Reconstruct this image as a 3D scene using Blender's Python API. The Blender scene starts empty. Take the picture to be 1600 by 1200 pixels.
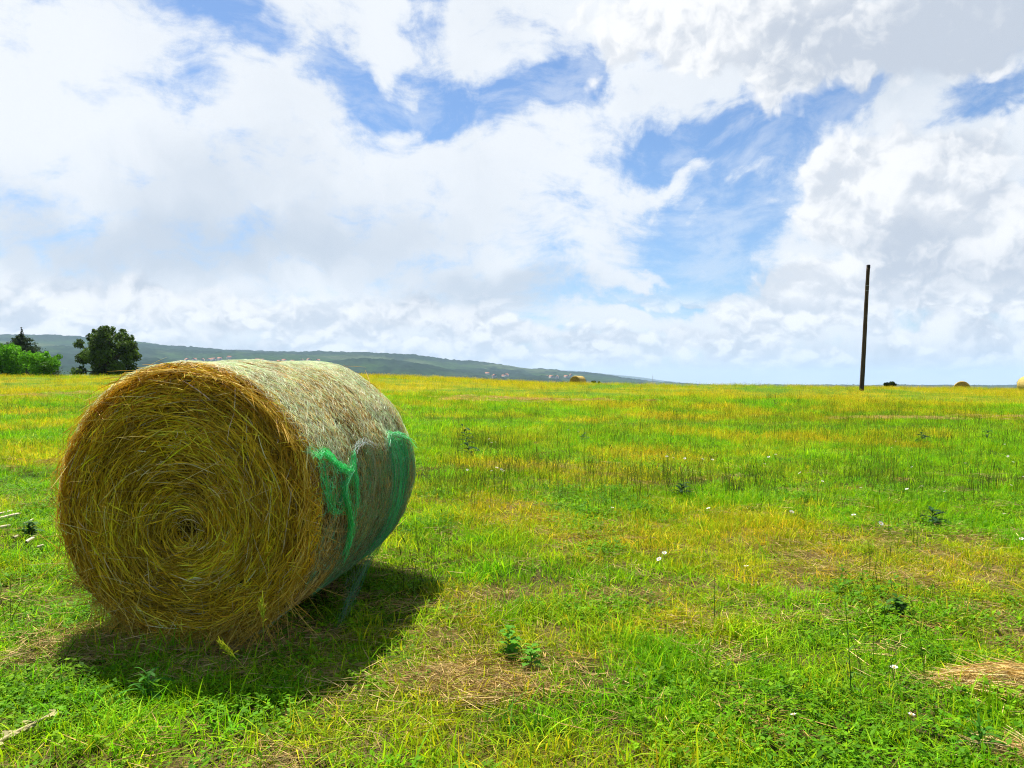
import bpy, math, random
import numpy as np
from mathutils import Vector, Euler, Matrix

random.seed(7)
rng = np.random.default_rng(11)
S = bpy.context.scene
COL = S.collection
CAMZ = 1.38
FPX = 1202.0
PI = math.pi

# ------------------------------------------------------------------ helpers
def link(o, parent=None):
    COL.objects.link(o)
    if parent is not None:
        o.parent = parent
    return o

def tag(o, label=None, cat=None, group=None, kind=None):
    if label: o['label'] = label
    if cat: o['category'] = cat
    if group: o['group'] = group
    if kind: o['kind'] = kind
    return o

def empty(name, loc=(0, 0, 0), rot=(0, 0, 0)):
    o = bpy.data.objects.new(name, None)
    o.empty_display_size = .2
    o.location = loc
    o.rotation_euler = rot
    return link(o)

def mesh_np(name, V, F, col=None, smooth=True):
    """V (n,3), F (m,k) with constant k, col (n,3) per vertex"""
    me = bpy.data.meshes.new(name)
    V = np.ascontiguousarray(V, dtype=np.float32)
    F = np.ascontiguousarray(F, dtype=np.int32)
    me.vertices.add(len(V)); me.vertices.foreach_set('co', V.ravel())
    if len(F):
        k = F.shape[1]
        me.loops.add(F.size); me.loops.foreach_set('vertex_index', F.ravel())
        me.polygons.add(len(F))
        me.polygons.foreach_set('loop_start', np.arange(0, F.size, k, dtype=np.int32))
        if smooth:
            me.polygons.foreach_set('use_smooth', np.ones(len(F), dtype=bool))
    if col is not None:
        a = me.color_attributes.new('Col', 'FLOAT_COLOR', 'POINT')
        c = np.ones((len(V), 4), dtype=np.float32); c[:, :3] = col
        a.data.foreach_set('color', c.ravel())
    me.update(calc_edges=True)
    return me

def obj(name, me, mat, parent=None):
    o = bpy.data.objects.new(name, me)
    if mat is not None:
        me.materials.append(mat)
    return link(o, parent)

def join(parts):
    """parts: list of (V,F,col) with equal face size"""
    Vs, Fs, Cs, n = [], [], [], 0
    for V, F, C in parts:
        Vs.append(V); Fs.append(F + n); Cs.append(C); n += len(V)
    return np.concatenate(Vs), np.concatenate(Fs), np.concatenate(Cs)

def ribbons(P, W, col, rnd=None, vee=0.35, taper=.35, side=None):
    """P (N,K,3) paths, W (N,) width, col (N,3); three-vertex V section strips"""
    N, K, _ = P.shape
    T = np.gradient(P, axis=1)
    T /= np.linalg.norm(T, axis=2, keepdims=True) + 1e-9
    if side is None:
        r = (rnd or rng).normal(size=(N, 1, 3))
        Sd = np.cross(T, np.broadcast_to(r, T.shape))
    else:
        Sd = np.cross(T, np.broadcast_to(side[:, None, :] if side.ndim == 2 else side, T.shape))
    Sd /= np.linalg.norm(Sd, axis=2, keepdims=True) + 1e-9
    Nn = np.cross(Sd, T)
    t = np.linspace(-1, 1, K)
    w = (W[:, None] * (1 - (1 - taper) * np.abs(t)[None] ** 3) * .5)[..., None]
    V = np.stack([P - Sd * w, P + Nn * w * vee * 2, P + Sd * w], axis=2).reshape(-1, 3)
    base = (np.arange(N)[:, None] * K + np.arange(K - 1)[None]) * 3
    base = base.ravel()
    F = np.concatenate([np.stack([base, base + 1, base + 4, base + 3], 1),
                        np.stack([base + 1, base + 2, base + 5, base + 4], 1)])
    C = np.repeat(col, K * 3, axis=0)
    return V, F, C

def tube(P, R, sides=8, col=(1, 1, 1), cap=True):
    P = np.asarray(P, float); K = len(P); R = np.asarray(R, float)
    T = np.gradient(P, axis=0); T /= np.linalg.norm(T, axis=1, keepdims=True)
    ref = np.array([.31, .95, .02]) if abs(T[0, 2]) > .8 else np.array([0, 0, 1.])
    A = np.cross(T, ref); A /= np.linalg.norm(A, axis=1, keepdims=True)
    B = np.cross(T, A)
    ph = np.linspace(0, 2 * PI, sides, endpoint=False)
    V = P[:, None] + R[:, None, None] * (A[:, None] * np.cos(ph)[None, :, None] + B[:, None] * np.sin(ph)[None, :, None])
    V = V.reshape(-1, 3)
    i = np.arange(K - 1)[:, None] * sides; j = np.arange(sides)[None]; j2 = (j + 1) % sides
    F = np.stack([i + j, i + j2, i + sides + j2, i + sides + j], -1).reshape(-1, 4)
    if cap:
        V = np.concatenate([V, P[-1:]])
        b = (K - 1) * sides; c = len(V) - 1
        F = np.concatenate([F, np.stack([b + j[0], b + j2[0], np.full(sides, c), np.full(sides, c)], 1)[:, [0, 1, 2, 3]]])
        F[-sides:, 3] = F[-sides:, 2]
        # make caps real quads by pairing: use two neighbouring rim points
        F = F[:-sides]
        q = np.arange(0, sides - 1, 2)
        F = np.concatenate([F, np.stack([b + q, b + q + 1, b + (q + 2) % sides, np.full(len(q), c)], 1)])
    return V, F, np.tile(np.asarray(col, float), (len(V), 1))

# value noise --------------------------------------------------------------
_G = np.random.default_rng(5).random((256, 256))
def vnoise(x, y):
    xi = np.floor(x).astype(int); yi = np.floor(y).astype(int)
    fx = x - xi; fy = y - yi
    fx = fx * fx * (3 - 2 * fx); fy = fy * fy * (3 - 2 * fy)
    g = lambda a, b: _G[a & 255, b & 255]
    return (g(xi, yi) * (1 - fx) + g(xi + 1, yi) * fx) * (1 - fy) + (g(xi, yi + 1) * (1 - fx) + g(xi + 1, yi + 1) * fx) * fy
def fbm(x, y, o=4):
    s = 0; a = .5; t = 0
    for k in range(o):
        s = s + a * vnoise(x * 2 ** k + 17.3 * k, y * 2 ** k + 9.1 * k); t += a; a *= .5
    return s / t

# terrain ------------------------------------------------------------------
_cx = np.array([-200, 0, 250, 530, 700, 900, 1200, 1350, 1600, 1800]) / FPX - 800 / FPX
_cz = np.array([1.80, 1.84, 1.95, 2.02, 1.75, 1.36, 1.18, 1.08, .86, .72])
def depth(x, y):
    r = np.hypot(x, y); az = np.abs(np.arctan2(x, y))
    return r * np.where(az < .75, np.cos(az), math.cos(.75)), az
def hgt(x, y):
    x = np.asarray(x, float); y = np.asarray(y, float)
    d, az = depth(x, y)
    u = np.tan(np.clip(np.arctan2(x, y), -.75, .75))
    zc = np.interp(u, _cx, _cz)
    back = np.clip((az - .9) / .9, 0, 1); zc = zc * (1 - back) + .4 * back
    t = np.clip((d - 4.0) / 56.0, 0, 1)
    rise = np.where(t < .8, t, .8 + (t - .8) - 2.5 * (t - .8) ** 2) / .9
    e = np.maximum(d - 60, 0)
    drop = np.where(e < 30, .0014 * e ** 2, 1.26 + .084 * (e - 30))
    bump = (fbm(x * .9 + 40, y * .9 + 11, 3) - .5) * .10 * np.clip((d - 5) / 6, .25, 1) + (fbm(x * .13, y * .13, 2) - .5) * .35 * np.clip((d - 8) / 20, 0, 1)
    return zc * rise - drop + bump
def H(x, y):
    return float(hgt(np.array([x]), np.array([y]))[0])
def ground_px(px, py):
    """where a line of sight through the photo's pixel meets the field"""
    ys = np.geomspace(1.5, 75, 3000); xs = (px - 800) / FPX * ys
    z = CAMZ - (py - 600) / FPX * ys
    below = np.nonzero(z <= hgt(xs, ys))[0]
    k = below[0] if len(below) else len(ys) - 1
    return float(xs[k]), float(ys[k])

# ------------------------------------------------------------------ materials
def new_mat(name):
    m = bpy.data.materials.new(name); m.use_nodes = True
    nt = m.node_tree; nt.nodes.clear()
    return m, nt, nt.nodes, nt.links

def N(nt, typ, **kw):
    n = nt.nodes.new(typ)
    for k, v in kw.items():
        setattr(n, k, v)
    return n

def strand_mat(name, trans=.2, rough=.7, spec=.2, instancer=False, gain=(1, 1, 1)):
    m, nt, ns, L = new_mat(name)
    a = N(nt, 'ShaderNodeAttribute', attribute_name='Col')
    c = a.outputs['Color']
    if instancer:
        b = N(nt, 'ShaderNodeAttribute', attribute_name='col', attribute_type='INSTANCER')
        x = N(nt, 'ShaderNodeMix', data_type='RGBA', blend_type='MULTIPLY'); x.inputs[0].default_value = 1
        L.new(c, x.inputs[6]); L.new(b.outputs['Color'], x.inputs[7]); c = x.outputs[2]
    p = N(nt, 'ShaderNodeBsdfPrincipled')
    p.inputs['Roughness'].default_value = rough
    p.inputs['Specular IOR Level'].default_value = spec
    L.new(c, p.inputs['Base Color'])
    o = N(nt, 'ShaderNodeOutputMaterial')
    if trans > 0:
        t = N(nt, 'ShaderNodeBsdfTranslucent'); L.new(c, t.inputs['Color'])
        mx = N(nt, 'ShaderNodeMixShader'); mx.inputs[0].default_value = trans
        L.new(p.outputs[0], mx.inputs[1]); L.new(t.outputs[0], mx.inputs[2]); L.new(mx.outputs[0], o.inputs['Surface'])
    else:
        L.new(p.outputs[0], o.inputs['Surface'])
    return m

def noise_mat(name, stops, scale=3., detail=8, rough=.85, bump=.3, stretch=(1, 1, 1), bscale=None, dist=.1):
    m, nt, ns, L = new_mat(name)
    tc = N(nt, 'ShaderNodeTexCoord'); mp = N(nt, 'ShaderNodeMapping'); mp.inputs['Scale'].default_value = stretch
    L.new(tc.outputs['Object'], mp.inputs[0])
    n = N(nt, 'ShaderNodeTexNoise'); n.inputs['Scale'].default_value = scale; n.inputs['Detail'].default_value = detail
    n.inputs['Roughness'].default_value = .65; n.inputs['Distortion'].default_value = dist
    L.new(mp.outputs[0], n.inputs['Vector'])
    r = N(nt, 'ShaderNodeValToRGB')
    while len(r.color_ramp.elements) < len(stops): r.color_ramp.elements.new(.5)
    for e, (p, c) in zip(r.color_ramp.elements, stops):
        e.position = p; e.color = (*c, 1)
    L.new(n.outputs[0], r.inputs[0])
    p = N(nt, 'ShaderNodeBsdfPrincipled'); p.inputs['Roughness'].default_value = rough
    p.inputs['Specular IOR Level'].default_value = .15
    L.new(r.outputs[0], p.inputs['Base Color'])
    if bump:
        n2 = N(nt, 'ShaderNodeTexNoise'); n2.inputs['Scale'].default_value = bscale or scale * 4; n2.inputs['Detail'].default_value = 6
        L.new(mp.outputs[0], n2.inputs['Vector'])
        b = N(nt, 'ShaderNodeBump'); b.inputs['Strength'].default_value = bump; b.inputs['Distance'].default_value = .02
        L.new(n2.outputs[0], b.inputs['Height']); L.new(b.outputs[0], p.inputs['Normal'])
    o = N(nt, 'ShaderNodeOutputMaterial'); L.new(p.outputs[0], o.inputs['Surface'])
    return m

M_straw = strand_mat('straw', .12, .6, .25)
M_net = strand_mat('net_plastic', .25, .45, .4)
M_grass = strand_mat('grass_blades', .46, .6, .08, instancer=True)
M_litter = strand_mat('straw_litter', .1, .65, .2, instancer=True)
M_leaf = strand_mat('leaves', .35, .6, .08)
M_flower = strand_mat('petals', .3, .6, .2)
M_core = noise_mat('hay_core', [(.3, (.03, .02, .003)), (.5, (.09, .055, .008)), (.7, (.20, .13, .025))], 26, 6, .9, .6, (1, 1, 1))
M_bark = noise_mat('bark', [(.35, (.03, .022, .015)), (.65, (.10, .075, .05))], 9, 6, .9, .5, (1, 1, .25))
M_pole = noise_mat('weathered_timber', [(.3, (.022, .013, .008)), (.5, (.055, .034, .020)), (.72, (.12, .082, .05))], 16, 8, .85, .5, (1, 1, .07))
M_polecap = noise_mat('dark_tar', [(.3, (.008, .007, .006)), (.7, (.025, .02, .018))], 12, 4, .7, .2)
M_metal = noise_mat('grey_metal', [(.3, (.20, .21, .22)), (.7, (.32, .33, .34))], 12, 4, .5, .1)

# ------------------------------------------------------------------ camera
cam = bpy.data.cameras.new('camera'); cam.sensor_width = 36; cam.lens = 36 * FPX / 1600
cam.clip_start = .05; cam.clip_end = 60000
co = bpy.data.objects.new('camera', cam); link(co)
co.location = (0, 0, CAMZ); co.rotation_euler = (PI / 2, 0, 0)
S.camera = co

# ------------------------------------------------------------------ sun and sky
SUN_DIR = Vector((-.30, .50, 1.0)).normalized()
el = math.asin(SUN_DIR.z); az = math.atan2(SUN_DIR.x, SUN_DIR.y)
sl = bpy.data.lights.new('sun', 'SUN'); sl.energy = 5.0; sl.angle = math.radians(.5); sl.color = (1, .95, .86)
so = bpy.data.objects.new('sun', sl); link(so)
so.rotation_euler = (-SUN_DIR).to_track_quat('-Z', 'Y').to_euler(); so.location = (-9, 15, 30)

def px2sky(px, py):
    a = math.atan((px - 800) / FPX); e = math.atan((600 - py) / math.hypot(FPX, px - 800))
    return a * 1.202, e * 1.202

def build_world():
    w = bpy.data.worlds.new('World'); S.world = w; w.use_nodes = True
    nt = w.node_tree; nt.nodes.clear(); L = nt.links
    def M(op, a, b=None, c=None):
        n = N(nt, 'ShaderNodeMath', operation=op)
        for i, v in enumerate((a, b, c)):
            if v is None: continue
            if isinstance(v, (int, float)): n.inputs[i].default_value = v
            else: L.new(v, n.inputs[i])
        return n.outputs[0]
    def VM(op, a, b=None):
        n = N(nt, 'ShaderNodeVectorMath', operation=op)
        for i, v in enumerate((a, b)):
            if v is None: continue
            if isinstance(v, tuple): n.inputs[i].default_value = v
            else: L.new(v, n.inputs[i])
        return n.outputs['Value'] if op in ('LENGTH', 'DOT_PRODUCT') else n.outputs[0]
    def SC(v, s):
        n = N(nt, 'ShaderNodeVectorMath', operation='SCALE'); L.new(v, n.inputs[0]); n.inputs['Scale'].default_value = s
        return n.outputs[0]
    def noise(v, scale, detail=6, rough=.55, dist=0., color=False):
        n = N(nt, 'ShaderNodeTexNoise', noise_dimensions='2D'); n.inputs['Scale'].default_value = scale; n.inputs['Detail'].default_value = detail
        n.inputs['Roughness'].default_value = rough; n.inputs['Distortion'].default_value = dist
        L.new(v, n.inputs['Vector'])
        return n.outputs['Color' if color else 0]
    def step(v, a, b, lo=0., hi=1.):
        n = N(nt, 'ShaderNodeMapRange', interpolation_type='SMOOTHSTEP')
        L.new(v, n.inputs[0])
        for i, x in enumerate((a, b, lo, hi)): n.inputs[i + 1].default_value = x
        return n.outputs[0]
    def mix(f, a, b):
        n = N(nt, 'ShaderNodeMix', data_type='RGBA')
        for i, v in ((0, f), (6, a), (7, b)):
            if isinstance(v, (tuple, float, int)):
                n.inputs[i].default_value = (*v, 1) if isinstance(v, tuple) else v
            else: L.new(v, n.inputs[i])
        return n.outputs[2]
    def blobs(q, lst, base):
        acc = base
        for (px, py, rx, ry, rot, wt) in lst:
            u, v = px2sky(px, py)
            mp = N(nt, 'ShaderNodeMapping', vector_type='TEXTURE')
            mp.inputs['Location'].default_value = (u, v, 0)
            mp.inputs['Rotation'].default_value = (0, 0, math.radians(rot))
            mp.inputs['Scale'].default_value = (rx / 1000, ry / 1000, 1)
            # (a vanishing dependence on the running sum keeps the node chain in order)
            sc = N(nt, 'ShaderNodeVectorMath', operation='MULTIPLY_ADD'); sc.inputs[1].default_value = (0, 0, 1e-6)
            L.new(q, sc.inputs[2])
            if not isinstance(acc, float): L.new(acc, sc.inputs[0])
            L.new(sc.outputs[0], mp.inputs[0])
            acc = M('ADD', acc, step(VM('LENGTH', mp.outputs[0]), 0, 1, wt, 0))
        return acc
    tc = N(nt, 'ShaderNodeTexCoord'); d = tc.outputs['Generated']
    sx = N(nt, 'ShaderNodeSeparateXYZ'); L.new(d, sx.inputs[0])
    azn = M('ARCTAN2', sx.outputs[0], sx.outputs[1])
    eln = M('ARCSINE', sx.outputs[2])
    cb = N(nt, 'ShaderNodeCombineXYZ'); L.new(M('MULTIPLY', azn, 1.202), cb.inputs[0]); L.new(M('MULTIPLY', eln, 1.202), cb.inputs[1])
    q = cb.outputs[0]
    V = cb.inputs[1].links[0].from_socket
    # ragged edges: warp the layout coordinates
    def warp(q, sc, amt, det=4):
        return VM('ADD', q, SC(VM('SUBTRACT', noise(q, sc, det, .55, 0, True), (.5, .5, .5)), amt))
    # ---- high veil of cirrus and thin stratus
    qs = VM('MULTIPLY', q, (1., 1.55, 1.))
    q1 = warp(warp(q, 3.2, .16, 3), 15, .065, 7)
    holes = [(340, 10, 150, 60, -10, -.62), (470, 80, 180, 85, -42, -.50), (545, 150, 120, 65, -30, -.66), (440, 95, 80, 50, -30, -.25), (330, 130, 140, 90, -35, -.22),
             (680, 60, 80, 170, 0, -.6), (770, 165, 190, 65, 12, -1.05), (640, 165, 100, 60, 0, -.55), (880, 110, 90, 60, 20, -.6),
             (1010, 235, 150, 45, 10, -.7), (1290, 175, 190, 55, 10, -1.1), (1130, 220, 170, 70, 0, -.9), (1160, 275, 190, 85, 0, -.75),
             (1060, 330, 150, 70, 0, -.7), (1165, 350, 150, 85, 0, -1.2), (1090, 400, 150, 75, 0, -1.15), (1050, 455, 220, 38, 3, -1.25),
             (1180, 430, 60, 40, 0, -.5), (1575, 185, 110, 70, 20, -1.2), (60, 412, 150, 24, 0, -.35), (465, 435, 110, 18, 4, -.42),
             (1425, 490, 60, 40, 0, -.5), (1545, 520, 60, 30, 0, -.6), (120, 10, 90, 30, 0, -.3), (690, 415, 200, 26, 0, -.25), (1000, 545, 300, 24, 0, -.4),
             (1140, 305, 115, 26, 24, 1.0), (1080, 262, 115, 26, 30, .85), (1175, 322, 75, 20, 20, .7), (1010, 425, 170, 18, -3, .6), (590, 60, 70, 90, -20, .45), (760, 120, 50, 60, 50, .45)]
    wisp = noise(VM('MULTIPLY', warp(q, 2.6, .15, 3), (1.2, 2.6, 1.)), 6.5, 11, .66, .12)
    fluff = noise(warp(q, 5, .05, 3), 7.0, 11, .64, .05)
    D = blobs(q1, [(a, b, c_, e, f, g * (1.22 if g < 0 else 1)) for a, b, c_, e, f, g in holes], 1.0)
    D = M('ADD', D, M('MULTIPLY', M('SUBTRACT', wisp, .5), 2.3))
    D = M('ADD', D, M('MULTIPLY', M('SUBTRACT', fluff, .5), 1.7))
    # clear sky behind the viewer
    back = step(M('ABSOLUTE', azn), .9, 1.7)
    high = step(eln, .65, 1.0)
    D = M('SUBTRACT', D, M('MULTIPLY', M('MAXIMUM', back, high), .82))
    a1 = step(D, -.10, 1.0)
    a1 = M('MAXIMUM', M('MULTIPLY', a1, .97), M('MULTIPLY', step(M('ADD', wisp, M('MULTIPLY', M('MAXIMUM', back, high), -.25)), .38, .68), .40))
    # ---- low cumulus heaps
    q2 = warp(warp(q, 7, .05, 3), 24, .022, 7)
    heaps = [(50, 480, 150, 60, 0, 1.), (215, 462, 150, 58, -6, 1.), (300, 490, 130, 60, 0, .8), (470, 496, 160, 56, -6, 1.), (585, 505, 120, 50, 0, .8),
             (655, 480, 70, 52, 0, .8), (735, 505, 110, 46, -10, .9), (850, 520, 120, 40, -5, .9), (975, 530, 90, 32, 0, .8), (1065, 520, 60, 30, 0, .7),
             (1150, 530, 110, 40, 0, .8), (320, 545, 420, 45, 0, .7), (800, 560, 500, 36, 0, .6), (1400, 555, 420, 55, 0, .7),
             (1350, 290, 170, 130, 10, 1.2), (1330, 255, 100, 62, 0, .6), (1480, 330, 210, 150, 0, 1.2), (1520, 235, 90, 70, 35, .8), (1580, 420, 170, 110, 0, 1.),
             (1450, 440, 190, 60, -8, .8), (1265, 455, 130, 65, 0, 1.1), (1350, 470, 100, 45, 0, .7), (1450, 510, 90, 40, 0, .9), (1530, 535, 90, 40, 0, .8), (1190, 490, 90, 50, 0, .6),
             (1060, 25, 330, 110, 0, 1.), (1290, 55, 330, 95, -6, 1.1), (1500, 50, 280, 105, 0, 1.1), (1220, 150, 110, 65, 35, .9), (950, 110, 120, 50, 40, .5)]
    def bill(qq):
        return noise(qq, 8.5, 9, .57, .0)
    b0 = bill(q2)
    b1 = bill(VM('ADD', q2, (-.012, .030, 0.)))
    D2 = M('ADD', blobs(q2, heaps, -.34), M('MULTIPLY', M('SUBTRACT', b0, .5), 1.2))
    def puff(qq, sc):
        n = N(nt, 'ShaderNodeTexVoronoi', voronoi_dimensions='2D', feature='F1', normalize=True)
        n.inputs['Scale'].default_value = sc; n.inputs['Detail'].default_value = 3; n.inputs['Roughness'].default_value = .55
        L.new(qq, n.inputs['Vector'])
        return n.outputs['Distance']
    f0 = puff(q2, 15); f1 = puff(VM('ADD', q2, (-.006, .014, 0.)), 15)
    D2 = M('ADD', D2, M('MULTIPLY', M('SUBTRACT', .32, f0), 1.5))
    a2 = step(D2, .08, .50)
    relief = step(M('ADD', M('SUBTRACT', b0, b1), M('MULTIPLY', M('SUBTRACT', f1, f0), 1.0)), -.20, .22)
    # rows of small puffs above the horizon
    qp = VM('MULTIPLY', warp(warp(q, 9, .04, 3), 30, .008, 4), (1., 1.5, 1.))
    p0 = puff(qp, 17); p1 = puff(VM('ADD', qp, (-.005, .018, 0.)), 17)
    m0 = noise(VM('MULTIPLY', q, (1., 2.2, 1.)), 5.5, 3, .5)
    win = M('MULTIPLY', step(V, .008, .03), step(V, .10, .15, 1, 0))
    a3 = M('MULTIPLY', step(M('ADD', M('SUBTRACT', .40, p0), M('MULTIPLY', M('SUBTRACT', m0, .5), 1.6)), .0, .14), win)
    prel = step(M('SUBTRACT', p1, p0), -.14, .16)
    low = step(V, .03, .17)          # near the horizon the heaps lose contrast
    # ---- colours (x10: the background strength is 0.1)
    sky = N(nt, 'ShaderNodeTexSky', sky_type='NISHITA'); sky.sun_disc = False
    sky.sun_elevation = el; sky.sun_rotation = az; sky.altitude = 200; sky.air_density = 1.0; sky.dust_density = .6; sky.ozone_density = 1.6
    blue = VM('MULTIPLY', sky.outputs[0], SKYGAIN)
    greys = [(1480, 70, 330, 120, 0, .75), (1300, 40, 200, 60, 0, .25), (1590, 20, 200, 90, 0, .3), (980, 140, 130, 60, 0, .15), (330, 400, 520, 75, 4, .75), (100, 330, 300, 90, 0, .4), (800, 450, 260, 50, 0, .65), (350, 300, 300, 90, 0, .25), (650, 330, 300, 120, 0, .15),
             (1500, 420, 190, 70, 0, .55), (1370, 400, 120, 45, 0, .35), (1560, 300, 100, 80, 0, .2), (60, 530, 300, 40, 0, .45), (420, 540, 300, 40, 0, .4), (800, 560, 400, 40, 0, .45), (1300, 560, 400, 50, 0, .45),
             (60, 160, 260, 200, 0, -.3), (1150, 60, 120, 60, 0, -.2)]
    gsoft = M('ADD', blobs(q1, greys, .20), M('MULTIPLY', M('SUBTRACT', noise(q1, 4, 6, .6), .5), .75))
    c1 = mix(step(gsoft, 0, 1), (8.5, 8.8, 9.15), (5.6, 6.25, 7.15))
    sh2 = M('ADD', M('MULTIPLY', M('SUBTRACT', relief, .5), .75), M('SUBTRACT', 1.0, gsoft))
    sh2 = M('SUBTRACT', sh2, M('MULTIPLY', M('SUBTRACT', 1.0, low), .22))
    c2 = mix(step(sh2, -.05, 1.2), (5.3, 5.85, 6.75), (9.2, 9.25, 9.35))
    c = mix(a1, blue, c1)
    c = mix(M('MULTIPLY', a2, .98), c, c2)
    c = mix(M('MULTIPLY', a3, .85), c, mix(prel, (5.9, 6.5, 7.4), (9.5, 9.55, 9.6)))
    hz = step(V, -.01, .04, .25, 0)
    c = mix(hz, c, (6.4, 7.4, 8.8))
    bg = N(nt, 'ShaderNodeBackground'); bg.inputs['Strength'].default_value = .050
    L.new(c, bg.inputs['Color'])
    o = N(nt, 'ShaderNodeOutputWorld'); L.new(bg.outputs[0], o.inputs['Surface'])
    w.cycles.sampling_method = 'MANUAL'; w.cycles.sample_map_resolution = 512
SKYGAIN = (.79, 1.0, 1.22)
build_world()

# ------------------------------------------------------------------ the field
def zone(x, y):
    """dryness (0..1) and bareness (0..1) of the field at a point"""
    n1 = fbm(x * .55 + 3, y * .55 + 7, 4); n2 = fbm(x * .16 + 60, y * .10 + 31, 4); n3 = fbm(x * 1.5 + 90, y * 1.5 + 5, 3); n4 = fbm(x * 6 + 20, y * 6 + 45, 3)
    d, _ = depth(x, y)
    far = np.clip((d - 11) / 14, 0, 1)
    dry = np.clip((n1 - .50) * 3.2 + (n2 - .5) * 2.0 - .10 + .56 * far, 0, 1)
    bare = (.6 * np.clip((n3 - .62) * 5 + (n1 - .56) * 1.4, 0, 1) + .75 * np.clip((n4 - .55) * 8 + (n1 - .5) * 2, 0, 1)) * np.clip((9.5 - d) / 5, 0, 1)
    for (px, py, rx, ry, kd, kb) in ZONES:
        gx, gy = px
        r = np.hypot((x - gx) / rx, (y - gy) / ry) + (n3 - .5) * 1.8 + (n4 - .5) * 1.6
        w = np.clip(1.15 - r, 0, 1) * (.75 if kb > 0 else 1)
        dry = np.clip(dry + kd * w, 0, 1); bare = np.clip(bare + kb * w, 0, 1)
    return dry, bare
ZONES = []
for (px, py, rx, ry, kd, kb) in [(690, 1075, .30, .15, .2, .6), (1000, 1070, .22, .12, .2, .6), (620, 1105, .12, .1, .2, .7), (780, 1060, .14, .08, .2, .7), (930, 1030, .22, .12, .2, .7), (740, 935, .45, .28, .75, .1), (870, 915, .45, .22, .5, .5),
                                 (1100, 970, .40, .30, .7, .1), (1330, 880, .25, .16, .2, .5), (1450, 975, .26, .12, .1, .9), (350, 1150, .16, .10, .1, 1.), (30, 1130, .2, .15, .2, .8), (545, 1085, .25, .16, .2, .8),
                                 (1000, 1180, .25, .12, .1, .6), (1580, 880, .22, .14, .1, .6), (660, 1000, .3, .2, .3, .5), (900, 1130, .5, .16, -.5, -.5), (1300, 1080, .9, .3, -.5, -.6), (1150, 780, 2.5, 1.5, -.35, -.3), (1500, 760, 2.2, 1.8, -.45, -.3),
                                 (1180, 850, .35, .3, .5, .2), (800, 840, .8, .6, -.4, -.3), (250, 1100, .6, .3, -.5, -.4), (20, 950, .5, .5, -.5, -.4), (1550, 1130, .4, .3, -.3, -.3), (820, 690, 2.5, 2.0, .3, 0), (900, 780, 2., 1., -.3, 0), (30, 790, 1.2, .5, .5, 0)]:
    ZONES.append((ground_px(px, py), py, rx, ry, kd, kb))

def build_field():
    rr = np.concatenate([[0.02], np.geomspace(.4, 12, 120), np.geomspace(12.2, 300, 150)])
    aa = np.linspace(-PI, PI, 721)[:-1]
    A, Rr = np.meshgrid(aa, rr)
    x = Rr * np.sin(A); y = Rr * np.cos(A); z = hgt(x, y)
    dry, bare = zone(x, y)
    n, m = A.shape
    V = np.stack([x, y, z], -1).reshape(-1, 3)
    i = np.arange(n - 1)[:, None] * m; j = np.arange(m)[None]; j2 = (j + 1) % m
    F = np.stack([i + j, i + m + j, i + m + j2, i + j2], -1).reshape(-1, 4)
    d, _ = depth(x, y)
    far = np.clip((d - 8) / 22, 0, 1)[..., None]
    soil = np.array([.085, .062, .036]); straw = np.array([.26, .185, .075]); thatch = np.array([.022, .026, .006]); fary = np.array([.30, .27, .006])  # thatch is coloured extra dark to paint in shadow gaps between plants
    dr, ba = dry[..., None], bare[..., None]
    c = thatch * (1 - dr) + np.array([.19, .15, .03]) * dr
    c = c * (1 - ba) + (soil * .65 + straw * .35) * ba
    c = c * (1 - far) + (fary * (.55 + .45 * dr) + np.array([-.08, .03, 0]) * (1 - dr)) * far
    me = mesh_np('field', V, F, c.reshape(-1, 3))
    m_, nt, ns, L = new_mat('field_soil')
    a = N(nt, 'ShaderNodeAttribute', attribute_name='Col')
    tc = N(nt, 'ShaderNodeTexCoord')
    no = N(nt, 'ShaderNodeTexNoise'); no.inputs['Scale'].default_value = 22; no.inputs['Detail'].default_value = 8; no.inputs['Roughness'].default_value = .75
    L.new(tc.outputs['Object'], no.inputs['Vector'])
    rp = N(nt, 'ShaderNodeValToRGB'); rp.color_ramp.elements[0].position = .35; rp.color_ramp.elements[0].color = (.25, .25, .25, 1)
    rp.color_ramp.elements[1].position = .68; rp.color_ramp.elements[1].color = (1.5, 1.45, 1.35, 1)
    L.new(no.outputs[0], rp.inputs[0])
    x_ = N(nt, 'ShaderNodeMix', data_type='RGBA', blend_type='MULTIPLY'); x_.inputs[0].default_value = 1
    L.new(a.outputs['Color'], x_.inputs[6]); L.new(rp.outputs[0], x_.inputs[7])
    b = N(nt, 'ShaderNodeBump'); b.inputs['Strength'].default_value = .7; b.inputs['Distance'].default_value = .03
    L.new(no.outputs[0], b.inputs['Height'])
    p = N(nt, 'ShaderNodeBsdfPrincipled'); p.inputs['Roughness'].default_value = .95; p.inputs['Specular IOR Level'].default_value = .05
    L.new(x_.outputs[2], p.inputs['Base Color']); L.new(b.outputs[0], p.inputs['Normal'])
    o = N(nt, 'ShaderNodeOutputMaterial'); L.new(p.outputs[0], o.inputs['Surface'])
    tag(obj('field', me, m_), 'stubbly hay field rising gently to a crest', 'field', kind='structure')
build_field()

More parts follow.
